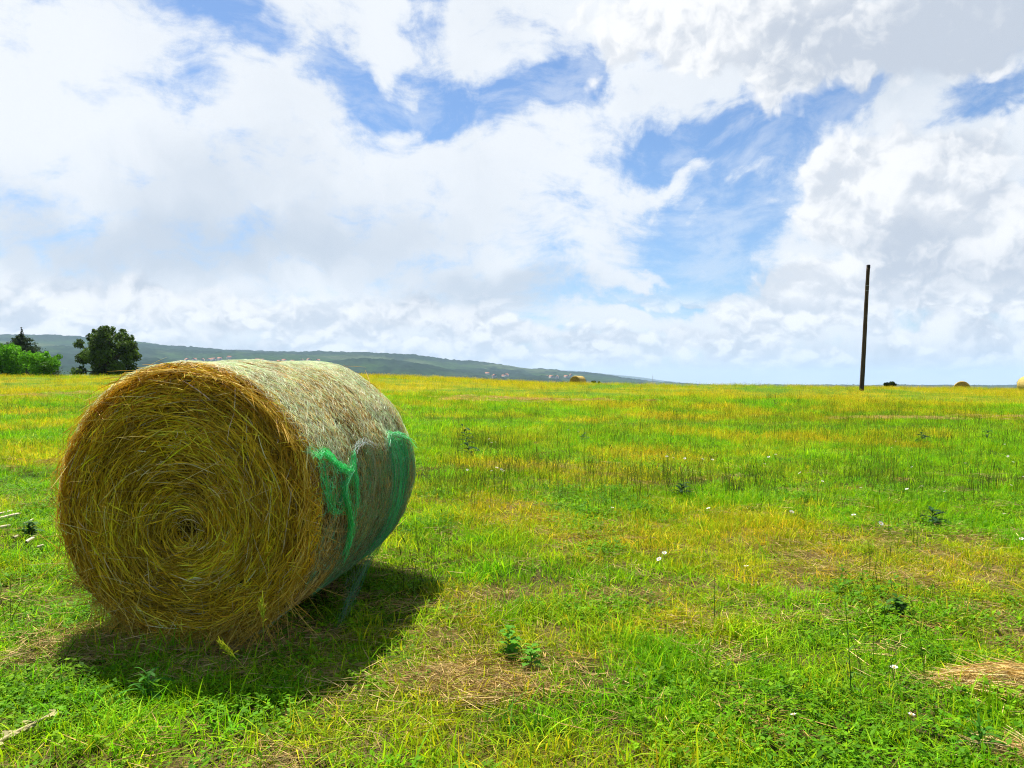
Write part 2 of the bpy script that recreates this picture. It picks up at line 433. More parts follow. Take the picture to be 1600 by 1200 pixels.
# ------------------------------------------------------------------ far hills
_rx = np.array([-600, 0, 60, 120, 220, 320, 400, 470, 560, 600, 640, 720, 790, 850, 920, 960, 1000, 1040, 1100, 2400]) / FPX - 800 / FPX
_ry = np.array([520, 528, 529, 532, 538, 548, 550.5, 552, 554, 555.5, 559, 569, 575, 579, 585, 590, 595, 599, 603, 604])
_fx = np.array([-600, 640, 700, 800, 900, 960, 1010, 1060, 1110, 2400]) / FPX - 800 / FPX
_fy = np.array([576, 576, 575, 576, 579.5, 585, 591, 597, 602, 603])
def hills_h(x, y):
    d, az = depth(x, y)
    u = np.tan(np.clip(np.arctan2(x, y), -1.0, 1.0))
    ridge = (600 - np.interp(u, _rx, _ry)) / FPX * 4500 + CAMZ + (fbm(u * 40, u * 0 + 3, 3) - .5) * 6
    far = (600 - np.interp(u, _fx, _fy)) / FPX * 11500 + CAMZ + (fbm(u * 30, u * 0 + 8, 3) - .5) * 20
    t = np.clip((d - 900) / 3600, 0, 1)
    s = t * t * (3 - 2 * t) * .55 + .45 * t
    z = -17 + np.clip(300 - d, -1500, 0) * .008 + (ridge + 29) * s
    z = z + (fbm(x / 420, y / 420, 4) - .5) * 60 * np.sin(PI * np.clip(t, 0, 1)) ** .7 * np.clip((ridge + 10) / 120, 0, 1)
    z = np.where(d > 4500, ridge + (-60 - ridge) * np.clip((d - 4500) / 2500, 0, 1), z)
    t2 = np.clip((d - 8000) / 3500, 0, 1)
    z = np.where(d > 8000, -60 + (far + 60) * t2 * t2 * (3 - 2 * t2), z)
    forest = np.clip((fbm(x / 260 + 9, y / 260 + 2, 4) - .47) * 9, 0, 1)
    z = z + forest * (vnoise(x / 14, y / 14) * 9 + 3) * (d > 700) * (d < 5200)
    return z, forest, d
def build_hills():
    fine = np.linspace(-.85, .85, 1150); coarse = np.linspace(.86, 2 * PI - .86, 130)
    aa = np.concatenate([fine, coarse])
    rr = np.concatenate([np.geomspace(150, 1200, 22), np.linspace(1240, 6600, 150), np.geomspace(6900, 14000, 26)])
    A, Rr = np.meshgrid(aa, rr); Rr = Rr / np.maximum(np.cos(A), math.cos(.75))
    x = Rr * np.sin(A); y = Rr * np.cos(A)
    z, forest, d = hills_h(x, y); print('HILLMAX', z.max())
    n, m = A.shape
    V = np.stack([x, y, z], -1).reshape(-1, 3)
    i = np.arange(n - 1)[:, None] * m; j = np.arange(m)[None]; j2 = (j + 1) % m
    F = np.stack([i + j, i + m + j, i + m + j2, i + j2], -1).reshape(-1, 4)
    mead = fbm(x / 330 + 50, y / 500 + 80, 3)[..., None]
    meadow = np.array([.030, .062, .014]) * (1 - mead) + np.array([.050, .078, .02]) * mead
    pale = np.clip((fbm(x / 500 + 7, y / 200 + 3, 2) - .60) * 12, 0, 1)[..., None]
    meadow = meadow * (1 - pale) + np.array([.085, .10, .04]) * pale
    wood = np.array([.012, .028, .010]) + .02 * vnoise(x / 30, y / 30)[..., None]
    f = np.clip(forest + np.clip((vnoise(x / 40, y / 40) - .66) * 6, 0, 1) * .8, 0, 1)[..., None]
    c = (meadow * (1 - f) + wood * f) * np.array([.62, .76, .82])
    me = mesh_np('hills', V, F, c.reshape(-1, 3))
    m_, nt, ns, L = new_mat('hill_cover')
    a = N(nt, 'ShaderNodeAttribute', attribute_name='Col')
    p = N(nt, 'ShaderNodeBsdfPrincipled'); p.inputs['Roughness'].default_value = 1; p.inputs['Specular IOR Level'].default_value = 0
    tc = N(nt, 'ShaderNodeTexCoord'); no = N(nt, 'ShaderNodeTexNoise'); no.inputs['Scale'].default_value = .05; no.inputs['Detail'].default_value = 5
    L.new(tc.outputs['Object'], no.inputs['Vector'])
    rp = N(nt, 'ShaderNodeValToRGB'); rp.color_ramp.elements[0].position = .35; rp.color_ramp.elements[0].color = (.6, .6, .6, 1)
    rp.color_ramp.elements[1].position = .65; rp.color_ramp.elements[1].color = (1.3, 1.3, 1.3, 1); L.new(no.outputs[0], rp.inputs[0])
    x_ = N(nt, 'ShaderNodeMix', data_type='RGBA', blend_type='MULTIPLY'); x_.inputs[0].default_value = 1
    L.new(a.outputs['Color'], x_.inputs[6]); L.new(rp.outputs[0], x_.inputs[7])
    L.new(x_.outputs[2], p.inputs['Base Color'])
    o = N(nt, 'ShaderNodeOutputMaterial'); L.new(p.outputs[0], o.inputs['Surface'])
    tag(obj('hills', me, m_), 'long wooded ridge beyond the valley', 'hills', kind='structure')
build_hills()

# ------------------------------------------------------------------ the round bale
BR, BL = .75, 1.70
HUB = np.array([.06, -.13])
def pal(n, cols, r=rng, jit=.12):
    c = np.array(cols)[r.integers(0, len(cols), n)]
    return np.clip(c * (1 + r.normal(size=(n, 1)) * jit) * (1 + r.normal(size=(n, 3)) * .04), .003, .95)

def surf(s, ph, r):
    r = r + .022 * (fbm(np.cos(ph) * 2.2 + 8 + 0 * s, np.sin(ph) * 2.2 + 5 + s * .7, 3) - .5)
    """point on the bale: distance along its axis, angle from the top, radius; the underside is settled flat"""
    x = r * np.sin(ph); z = BR + r * np.cos(ph)
    flat = .055
    z = np.where(z < flat, flat - (flat - z) * .2, z)
    x = x * (1 + .035 * np.clip((.6 - z) / .6, 0, 1))
    return np.stack([x, s, z], -1)
def endshape(r, th, back=False):
    """how far the end face lies behind its plane: rounded rim, shallow grooves, a hub hole"""
    q = np.clip(r / BR, 0, 1)
    dpt = .085 * q ** 9 + .007 * np.sin(r * 41 + 1.3 * np.sin(th * 2)) * np.clip(q * 3, 0, 1) + .018 * (vnoise(r * 16 + 3, th * 2.2 + 20) - .5)
    return dpt + .09 * np.exp(-(r / .035) ** 2) + .012
def facept(r, th, lift, back=False):
    off = HUB * (1 - np.clip(r / BR, 0, 1))[..., None]
    x = off[..., 0] + r * np.sin(th); z = BR + off[..., 1] + r * np.cos(th)
    z = np.where(z < .03, .03 - (.03 - z) * .25, z)
    y = endshape(r, th) - lift
    if back: y = BL - y; x = x - 2 * off[..., 0]
    return np.stack([x, y, z], -1)

def bale_core(R=BR, L_=BL):
    nr, na, nl = 46, 160, 30
    rr = np.linspace(.0005, .735, nr); th = np.linspace(0, 2 * PI, na, endpoint=False)
    A, Rr = np.meshgrid(th, rr)
    front = facept(Rr, A, -.012).reshape(-1, 3); backv = facept(Rr, A, -.012, True).reshape(-1, 3)
    ss = np.linspace(.10, L_ - .10, nl)
    A2, S2 = np.meshgrid(th, ss)
    r2 = .742 + (fbm(S2 * 6, np.abs(A2 - PI) * 4, 3) - .5) * .03
    side = surf(S2, A2, r2).reshape(-1, 3)
    V = np.concatenate([front, side, backv[::1].reshape(nr, na, 3)[::-1].reshape(-1, 3)])
    rows = nr + nl + nr
    i = np.arange(rows - 1)[:, None] * na; j = np.arange(na)[None]; j2 = (j + 1) % na
    F = np.stack([i + j, i + j2, i + na + j2, i + na + j], -1).reshape(-1, 4)
    return V, F

def face_strands(n, back=False):
    K = 6
    u = rng.random(n)
    r0 = BR * np.sqrt(u * .985 + .0008)
    th0 = rng.random(n) * 2 * PI
    Ln = np.clip(rng.lognormal(-1.75, .45, n), .06, .42)
    ang = rng.normal(size=n) * .17 + np.where(rng.random(n) < .14 + .22 * np.sqrt(u) ** 5 + .4 * (r0 < .09), rng.normal(size=n) * .8, 0) + .10
    # nearly straight straws lying along the turns of the bale, tangled towards the rim and the hub
    Ln = Ln * np.clip(.35 + r0 / .22, .35, 1)
    brk = rng.random(n) < .38                                   # broken, crushed pieces
    Ln = np.where(brk, Ln * .38, Ln); ang = ang + np.where(brk, rng.normal(size=n) * .55, 0)
    off = HUB * (1 - r0 / BR)[:, None]
    cx = off[:, 0] + r0 * np.sin(th0); cz = off[:, 1] + r0 * np.cos(th0)
    t = np.linspace(-.5, .5, K)[None]
    along = t * Ln[:, None]
    dx = np.cos(th0 + ang); dz = -np.sin(th0 + ang)
    bend = -.5 / np.maximum(r0, .10) * rng.uniform(.2, 1.0, n) + rng.normal(size=n) * .5
    px = cx[:, None] + dx[:, None] * along + np.sin(th0)[:, None] * bend[:, None] * along ** 2
    pz = cz[:, None] + dz[:, None] * along + np.cos(th0)[:, None] * bend[:, None] * along ** 2
    rr = np.hypot(px, pz); k_ = np.minimum(1, (BR + .01) / np.maximum(rr, 1e-6)); px = px * k_; pz = pz * k_
    lift = rng.random(n) ** 1.6 * .055 - .004
    bow = (rng.normal(size=n) * .012)[:, None] * (t * 2) + np.where(rng.random(n) < .10, rng.random(n) * .05, 0)[:, None] * np.maximum(t * 2, 0) ** 2
    ex = np.hypot(px - off[:, :1], pz - off[:, 1:])
    y = endshape(ex, np.arctan2(px, pz)) - lift[:, None] - bow
    z = BR + pz; z = np.where(z < .03, .03 - (.03 - z) * .25, z)
    if back: y = BL - y; px = -px
    P = np.stack([px, y, z], -1)
    W = rng.uniform(.0022, .0058, n) * np.where(brk, 1.35, 1)
    q = r0 / BR
    rim = q + rng.normal(size=n) * .10 > .86
    tone = vnoise(r0 * 15 + 5, th0 * 1.1 + 2)
    hub_shade = np.clip(r0 / .075, .35, 1)[:, None]  # straw colour darkened towards the hub, painting in the shade of the hole
    c = hub_shade * pal(n, [(.66, .43, .014), (.76, .52, .020), (.52, .33, .010), (.82, .60, .045), (.34, .21, .007), (.70, .48, .012)])
    c[rim] = pal(int(rim.sum()), [(.62, .38, .015), (.50, .28, .010), (.70, .46, .03), (.34, .18, .006)])
    pale = rng.random(n) < .045
    c[pale] = pal(int(pale.sum()), [(.62, .50, .22), (.70, .6, .34)])
    c *= np.array([1.06, 1, 1]) * ((.70 + .95 * tone) * rng.uniform(.55, 1.25, n))[:, None]
    return ribbons(P, W, np.clip(c, .003, .9))

def side_strands(n):
    K = 5
    s0 = rng.uniform(.05, BL - .05, n); ph0 = rng.random(n) * 2 * PI
    Ln = rng.uniform(.04, .15, n)
    ang = rng.normal(size=n) * .55
    t = np.linspace(-.5, .5, K)[None] * Ln[:, None]
    s = np.clip(s0[:, None] + t * np.sin(ang)[:, None], .02, BL - .02)
    ph = ph0[:, None] + t * np.cos(ang)[:, None] / BR
    edge = np.minimum(s, BL - s)
    r = BR - .05 * np.clip(1 - edge / .09, 0, 1) ** 2 - .004 + (rng.random(n) * .012)[:, None] + (fbm(s * 5, ph * 3, 2) - .5) * .03
    P = surf(s, ph, r)
    c = pal(n, [(.76, .53, .17), (.64, .41, .10), (.82, .62, .26), (.50, .31, .07), (.70, .44, .10), (.34, .21, .05)])
    tone = vnoise(s0 * 9 + 5, ph0 * 5)
    c *= (.7 + .6 * tone)[:, None]
    return ribbons(P, rng.uniform(.002, .004, n), np.clip(c, .003, .9))

def rim_fuzz(n):
    K = 5
    which = rng.random(n) < .68
    th = rng.random(n) * 2 * PI
    Ln = rng.uniform(.05, .17, n) * np.where(rng.random(n) < .12, 1.9, 1)
    s0 = np.where(which, rng.uniform(-.03, .09, n), BL - rng.uniform(.0, .09, n))
    t = np.linspace(0, 1, K)[None]
    tdir = rng.choice([-1, 1], n) * rng.uniform(.5, 1.1, n)
    out = rng.uniform(-.05, .28, n)
    ph = th[:, None] + t * (tdir * Ln)[:, None] / BR
    r = BR - .035 + t * (out * Ln)[:, None] + .012 * rng.random(n)[:, None]
    s = s0[:, None] + t * (rng.normal(size=n) * .45 * Ln)[:, None]
    P = surf(s, ph, r)
    c = pal(n, [(.70, .46, .05), (.62, .38, .025), (.76, .54, .09), (.50, .30, .02)])
    return ribbons(P, rng.uniform(.002, .0044, n), c)

def stray_straw(n):
    """long single straws standing out of the front face and the rim, and straws hanging at its foot"""
    K = 6
    r0 = BR * np.sqrt(rng.random(n)); th0 = rng.random(n) * 2 * PI
    base = facept(r0, th0, np.full(n, .02))
    dr = np.stack([rng.normal(size=n), -np.abs(rng.normal(size=n)) * .30 - .05, rng.normal(size=n) - .25], -1)
    dr[:, 2] = np.minimum(dr[:, 2], .12)
    dr /= np.linalg.norm(dr, axis=1, keepdims=True)
    Ln = rng.uniform(.08, .32, n)
    t = np.linspace(0, 1, K)[None, :, None]
    P = base[:, None] + dr[:, None] * Ln[:, None, None] * t
    P[..., 2] -= (t[..., 0] ** 2) * (rng.random(n) * .05)[:, None]
    P[..., 2] = np.maximum(P[..., 2], .02)
    c = pal(n, [(.56, .40, .05), (.62, .46, .10), (.48, .32, .02), (.66, .52, .20)])
    return ribbons(P, rng.uniform(.0016, .0032, n), c)

def foot_straw(n):
    """straw fallen from the lower rim, leaning on the end face and lying on the ground"""
    K = 6
    th = PI + rng.normal(size=n) * .55; r0 = rng.uniform(.60, .76, n)
    b = facept(r0, th, np.full(n, .03))
    d = np.stack([rng.normal(size=n) * .8, -np.abs(rng.normal(size=n)) * .55 - .1, -rng.random(n) * 1.1], -1)
    d /= np.linalg.norm(d, axis=1, keepdims=True)
    t = np.linspace(0, 1, K)[None, :, None] * rng.uniform(.08, .30, n)[:, None, None]
    P = b[:, None] + d[:, None] * t
    P[..., 2] = np.where(P[..., 2] < .03, .03 + (P[..., 2] - .03) * .06 + rng.random((n, 1)) * .03, P[..., 2])
    return ribbons(P, rng.uniform(.002, .004, n), pal(n, [(.60, .40, .04), (.66, .46, .08), (.45, .28, .02), (.36, .22, .015)]))

# net wrap ------------------------------------------------------------------
EDGE = np.array([(-.02, 66), (.06, 69), (.107, 70.3), (.16, 69), (.219, 71.4), (.28, 75), (.344, 77.1), (.42, 79), (.465, 79.8), (.51, 76), (.544, 72), (.604, 71), (.70, 69), (.808, 70.3), (.95, 74), (1.096, 76.), (1.16, 72), (1.223, 69.5), (1.33, 70), (1.439, 71.3), (1.55, 74), (1.64, 77.1), (1.72, 80)])
def edge_phi(s):
    return np.radians(np.interp(s, EDGE[:, 0], EDGE[:, 1]) + 2.0 * (vnoise(s * 21, s * 0 + 4) - .5))
def net_top():
    parts = []
    cg = [(.62, .86, .44), (.74, .88, .54), (.82, .86, .58), (.54, .82, .38)]
    cw = [(.78, .76, .56), (.70, .70, .50), (.62, .74, .46)]
    # running threads right round the bale from the torn edge over the top, back and under
    for layer in range(2):
        ss = np.arange(.06, BL - .05, .020); ss = ss + rng.normal(size=len(ss)) * .006
        mid = np.abs(ss - .80) < .33
        keep = ~mid | (rng.random(len(ss)) < .5)
        ss = ss[keep]
        K = 150
        t = np.linspace(0, 1, K)[None]
        top = edge_phi(ss)[:, None] + np.radians(rng.uniform(-2, 3, len(ss)))[:, None]
        ph = top + (-math.radians(212) - top) * t
        w = (fbm(ss[:, None] * 50, ph * 4 + layer * 9, 3) - .5) * .03
        s = np.clip(ss[:, None] + w, .015, BL - .015)
        e = np.minimum(s, BL - s)
        r = BR + .010 + .004 * layer - .05 * np.clip(1 - e / .09, 0, 1) ** 2 + (fbm(s * 5, ph * 3, 2) - .5) * .03
        P = surf(s, ph, r)
        c = pal(len(ss), cg if layer < 1 else cw, jit=.08)
        parts.append(ribbons(P, rng.uniform(.0009, .0019, len(ss)), c))
    # zigzag cross threads
    n = 36000
    s0 = rng.uniform(.05, BL - .05, n); keep = (np.abs(s0 - .80) > .33) | (rng.random(n) < .55); s0 = s0[keep]; n = len(s0)
    ph0 = np.radians(rng.uniform(-210, 82, n))
    ok = ph0 < edge_phi(s0) - .01; s0, ph0 = s0[ok], ph0[ok]; n = len(s0)
    K = 4; t = np.linspace(-.5, .5, K)[None]
    Ln = rng.uniform(.025, .07, n)[:, None]
    a = rng.choice([-1, 1], n)[:, None] * rng.uniform(.35, 1.2, n)[:, None]
    s = np.clip(s0[:, None] + t * Ln * np.sin(a), .015, BL - .015); ph = ph0[:, None] + t * Ln * np.cos(a) / BR
    e = np.minimum(s, BL - s)
    r = BR + .013 - .05 * np.clip(1 - e / .09, 0, 1) ** 2 + (rng.random(n) * .006)[:, None] + (fbm(s * 5, ph * 3, 2) - .5) * .03
    parts.append(ribbons(surf(s, ph, r), rng.uniform(.0008, .0017, n), pal(n, cg + cw, jit=.1)))
    return join(parts)

GREEN = [(.04, .66, .15), (.06, .75, .21), (.12, .82, .30), (.03, .56, .11), (.26, .85, .42)]
def bundle(path, n, spread, wid, cols, K=40, curl=.012, lift=.02, freq=9.):
    """n threads following a polyline of (s, degrees) on the bale"""
    path = np.array(path, float)
    seg = np.concatenate([[0], np.cumsum(np.hypot(np.diff(path[:, 0]), np.diff(np.radians(path[:, 1])) * BR))])
    a = np.sort(rng.random((n, 2)), axis=1); a = np.stack([a[:, 0] * .6, .4 + a[:, 1] * .6], 1)
    t = a[:, :1] + (a[:, 1:] - a[:, :1]) * np.linspace(0, 1, K)[None]
    s = np.interp(t * seg[-1], seg, path[:, 0]); ph = np.radians(np.interp(t * seg[-1], seg, path[:, 1]))
    o = rng.random(n)[:, None] * 50
    s = s + (fbm(t * freq + o, o, 3) - .5) * 2 * curl + (rng.normal(size=n) * spread)[:, None]
    ph = ph + ((fbm(t * freq + o + 31, o + 7, 3) - .5) * 2 * curl + (rng.normal(size=n) * spread)[:, None]) / BR
    r = BR + .012 + np.abs((fbm(t * freq + o + 77, o + 3, 2) - .4)) * lift + (rng.random(n) * lift)[:, None]
    return ribbons(surf(s, ph, r), rng.uniform(wid * .7, wid * 1.3, n), pal(n, cols, jit=.15))

def curls(n, s_lo, s_hi, p_lo, p_hi, cols, wid, Lr=(.03, .10), lift=.012, below=True, mask=None):
    s0 = rng.uniform(s_lo, s_hi, n); p0 = np.radians(rng.uniform(p_lo, p_hi, n))
    if below: ok = p0 > edge_phi(s0) - .02; s0, p0 = s0[ok], p0[ok]
    if mask is not None: ok = mask(s0, np.degrees(p0)); s0, p0 = s0[ok], p0[ok]
    n = len(s0); K = 8
    t = np.linspace(-.5, .5, K)[None]; Ln = rng.uniform(*Lr, n)[:, None]
    a = rng.normal(size=n)[:, None] * .8 + np.cumsum(rng.normal(size=(n, K)) * .5, axis=1)
    ds = np.cumsum(np.sin(a) * Ln / K, axis=1); dp = np.cumsum(np.cos(a) * Ln / K, axis=1)
    s = np.clip(s0[:, None] + ds, .01, BL - .02); ph = p0[:, None] + dp / BR
    e = np.minimum(s, BL - s)
    r = BR + .010 - .05 * np.clip(1 - e / .09, 0, 1) ** 2 + (rng.random(n) * lift)[:, None] + (fbm(s * 5, ph * 3, 2) - .5) * .03
    return ribbons(surf(s, ph, r), rng.uniform(wid * .7, wid * 1.3, n), pal(n, cols, jit=.15))

def net_loose():
    """the slipped second layer hanging on the right flank"""
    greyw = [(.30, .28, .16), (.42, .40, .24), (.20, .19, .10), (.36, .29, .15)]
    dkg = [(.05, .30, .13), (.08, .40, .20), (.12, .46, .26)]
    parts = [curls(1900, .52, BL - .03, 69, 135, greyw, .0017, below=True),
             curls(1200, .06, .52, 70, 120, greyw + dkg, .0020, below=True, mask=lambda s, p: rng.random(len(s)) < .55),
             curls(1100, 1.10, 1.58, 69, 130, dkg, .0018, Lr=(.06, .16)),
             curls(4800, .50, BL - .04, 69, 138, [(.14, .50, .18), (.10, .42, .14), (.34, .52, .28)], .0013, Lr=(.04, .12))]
    # long drape threads
    for (lo, hi, n) in ((.50, BL - .04, 70), (1.15, 1.50, 55)):
        s0 = rng.uniform(lo, hi, n); K = 50
        t = np.linspace(0, 1, K)[None]
        p0 = edge_phi(s0)[:, None]; p1 = np.radians(rng.uniform(105, 150, n))[:, None]
        ph = p0 + (p1 - p0) * t
        s = s0[:, None] + (fbm(t * 6 + s0[:, None] * 40, s0[:, None] * 30, 3) - .5) * .07 - .12 * t ** 2 * np.clip((s0 - .7), 0, 1)[:, None]
        e = np.minimum(s, BL - s)
        r = BR + .014 - .05 * np.clip(1 - e / .09, 0, 1) ** 2 + (rng.random(n) * .012)[:, None] + (fbm(s * 5, ph * 3, 2) - .5) * .03
        parts.append(ribbons(surf(s, ph, r), rng.uniform(.0014, .0026, n), pal(n, greyw if lo < 1 else dkg + GREEN, jit=.15)))
    return join(parts)

def net_hem():
    E = [tuple(e) for e in EDGE]
    parts = [bundle([e for e in E if e[0] < .56], 40, .012, .0024, GREEN, curl=.032, lift=.03, freq=14.),
             bundle([e for e in E if .5 < e[0] < 1.0], 16, .012, .0022, [(.45, .52, .48), (.30, .48, .36), (.55, .6, .56)], curl=.02, lift=.025),
             bundle([e for e in E if e[0] > .95], 30, .014, .0024, GREEN + [(.45, .62, .5)], curl=.022, lift=.03)]
    parts.append(curls(260, .08, .50, 69, 90, GREEN, .0017, Lr=(.06, .14), lift=.03, below=True))
    parts.append(curls(240, 1.15, 1.62, 69, 84, GREEN, .0018, Lr=(.05, .14), lift=.02, below=True))
    return join(parts)

def net_rope():
    R1 = [(.48, 79), (.40, 81), (.31, 84), (.32, 88), (.345, 92), (.40, 97.6), (.43, 101), (.452, 105), (.47, 109), (.49, 115), (.52, 121)]
    parts = [bundle(R1, 62, .0085, .0025, GREEN, curl=.012, lift=.035),
             bundle([(.11, 71), (.085, 78), (.11, 86), (.16, 91), (.24, 93.5), (.31, 93.5), (.38, 96)], 20, .010, .0026, GREEN, curl=.02, lift=.03),
             bundle([(.50, 73), (.50, 82), (.49, 92), (.48, 101)], 22, .010, .0026, GREEN, curl=.015, lift=.03),
             bundle([(.545, 71), (.53, 74), (.51, 79)], 16, .006, .0026, GREEN, curl=.01, lift=.03)]
    return join(parts)

def net_tail():
    """the torn end of the net hanging clear of the bale to the grass"""
    A = np.array([.72, .50, .40]); B = np.array([.735, 1.25, .47]); C = np.array([.73, .33, .03])
    n = 240; K = 8
    u = rng.random((n, 2)); sw = u.sum(1) > 1; u[sw] = 1 - u[sw]
    p0 = C + (A - C) * u[:, :1] + (B - C) * u[:, 1:]
    a = np.cumsum(rng.normal(size=(n, K)) * .6, axis=1) + rng.normal(size=(n, 1))
    d = np.stack([rng.normal(size=(n, K)) * .15, np.cos(a), np.sin(a)], -1) * (rng.uniform(.03, .09, (n, 1, 1)) / K)
    P = p0[:, None] + np.cumsum(d, axis=1); P[..., 2] = np.maximum(P[..., 2], .02)
    parts = [ribbons(P, rng.uniform(.001, .0019, n), pal(n, [(.08, .13, .07), (.16, .20, .12), (.03, .18, .07)], jit=.15))]
    dk_ = [(.02, .24, .07), (.03, .30, .10), (.10, .20, .1)]
    m = 24; t = np.linspace(0, 1, 24)[None, :, None]
    st = B + rng.normal(size=(m, 1, 3)) * np.array([.01, .05, .03]); en = C + rng.normal(size=(m, 1, 3)) * np.array([.015, .03, .012])
    P = st + (en - st) * t; P[..., 2] -= (np.sin(t[..., 0] * PI)) * .05 * rng.random((m, 1)); P[..., 0] -= np.sin(t[..., 0] * PI) * .03
    P[..., 1] += (fbm(t[..., 0] * 7 + rng.random((m, 1)) * 40, rng.random((m, 1)) * 40 + 0 * t[..., 0], 3) - .5) * .16
    P[..., 0] += (fbm(t[..., 0] * 9 + rng.random((m, 1)) * 40, rng.random((m, 1)) * 40 + 0 * t[..., 0], 3) - .5) * .06
    P[..., 2] = np.maximum(P[..., 2], .02)
    parts.append(ribbons(P, rng.uniform(.0014, .0026, m), pal(m, dk_, jit=.15)))
    return join(parts)

bale = empty('hay_bale', (-1.733, 4.042, -.015), (.03, 0, -.171))
tag(bale, 'large round hay bale with torn green net wrap, nearest of all the bales', 'hay bale', 'round hay bales on the field')
V, F = bale_core(); obj('hay_core', mesh_np('hay_core', V, F), M_core, bale)
def strand_obj(name, vfc, mat, parent, label=None):
    o = obj(name, mesh_np(name, *vfc), mat, parent)
    if label: o['label'] = label
    return o
strand_obj('end_face', join([face_strands(15500)]), M_straw, bale, 'spiral of ochre straw on the shaded end of the bale')
strand_obj('end_face', join([face_strands(6000, True)]), M_straw, bale)
strand_obj('side_hay', side_strands(24000), M_straw, bale)
strand_obj('rim_straw', join([rim_fuzz(2300)]), M_straw, bale, 'orange frayed straw along the rim')
strand_obj('loose_straw', stray_straw(460), M_straw, bale)
strand_obj('fallen_straw', foot_straw(900), M_straw, bale)
net = strand_obj('net_wrap', net_top(), M_net, bale, 'pale mint net stretched over the top of the bale')
strand_obj('net_flap', net_loose(), M_net, net, 'slipped grey net on the shaded flank')
strand_obj('net_hem', net_hem(), M_net, net, 'bunched bright green torn edge of the net')
strand_obj('net_cord', net_rope(), M_net, net, 'bright green net gathered into a hanging cord')
strand_obj('net_tail', net_tail(), M_net, net, 'loose end of the net trailing in the grass')

# ------------------------------------------------------------------ distant bales
def far_bale(px, y, top_py, Dm, Lm, yaw, label, faceshade=1.0):
    x = (px - 800) / FPX * y
    ztop = CAMZ + (600 - top_py) / FPX * y
    r = Dm / 2
    root = empty('hay_bale', (x, y, ztop - Dm), (0, 0, yaw))
    tag(root, label, 'hay bale', 'round hay bales on the field')
    na = 40; th = np.linspace(0, 2 * PI, na, endpoint=False)
    prof = [(-Lm / 2 + .03, .93 * r), (-Lm / 2 + .10, r), (-Lm / 4, r * 1.005), (0, r * .995), (Lm / 4, r), (Lm / 2 - .10, r), (Lm / 2 - .03, .93 * r)]
    V = np.concatenate([np.stack([rr_ * np.sin(th), np.full(na, yy), r + rr_ * np.cos(th)], -1) for yy, rr_ in prof])
    V[:, [0, 2]] += rng.normal(size=(len(V), 2)) * .006
    i = np.arange(len(prof) - 1)[:, None] * na; j = np.arange(na)[None]; j2 = (j + 1) % na
    F = np.stack([i + j, i + na + j, i + na + j2, i + j2], -1).reshape(-1, 4)
    obj('side_hay', mesh_np('side_hay', V, F), M_fbside, root)
    for sgn in (-1, 1):
        rr_ = np.linspace(.001, .93 * r, 12)
        A, Q = np.meshgrid(th, rr_)
        bul = -.05 * (1 - (Q / r) ** 2) + .012 * np.sin(Q * 60)
        Vf = np.stack([Q * np.sin(A), sgn * (Lm / 2 - .03 - bul), r + Q * np.cos(A)], -1).reshape(-1, 3)
        i2 = np.arange(11)[:, None] * na
        Ff = np.stack([i2 + j, i2 + j2, i2 + na + j2, i2 + na + j], -1).reshape(-1, 4)
        obj('end_face', mesh_np('end_face', Vf, Ff), M_fbend, root)
    n = 700; K = 4
    A = rng.random(n) * 2 * PI; rr_ = r * np.sqrt(rng.random(n)); sg = rng.choice([-1, 1], n)
    sg = np.where(np.arange(n) < n // 2, -1, 1)
    t = np.linspace(-.5, .5, K)[None] * rng.uniform(.1, .35, n)[:, None]
    aa = A[:, None] + t / np.maximum(rr_, .08)[:, None]
    P = np.stack([rr_[:, None] * np.sin(aa), (sg * (Lm / 2 + .02))[:, None] + 0 * aa, r + rr_[:, None] * np.cos(aa)], -1)
    for q in (slice(0, n // 2), slice(n // 2, n)):
        strand_obj('loose_straw', ribbons(P[q], rng.uniform(.008, .016, n // 2), pal(n // 2, [(.40, .28, .06), (.30, .20, .03), (.5, .38, .12)])), M_straw, root)
    return root
M_fbside = noise_mat('bale_side_hay', [(.3, (.30, .20, .05)), (.55, (.46, .34, .10)), (.75, (.56, .44, .17))], 10, 8, .9, .5, (2, .5, 2))
M_fbend = noise_mat('bale_end_hay', [(.3, (.16, .10, .02)), (.55, (.34, .24, .05)), (.75, (.5, .38, .10))], 9, 8, .9, .5)
far_bale(903, 76, 587.2, 1.30, 1.15, math.radians(-38), 'small distant hay bale on the skyline where the ridge runs down')
far_bale(1503, 72, 595.6, 1.40, 1.2, math.radians(-29), 'dark half hidden hay bale on the skyline right of the pole')
far_bale(1610, 57, 588, 1.28, 1.25, math.radians(4), 'pale sunlit hay bale cut by the picture edge past the half hidden one')

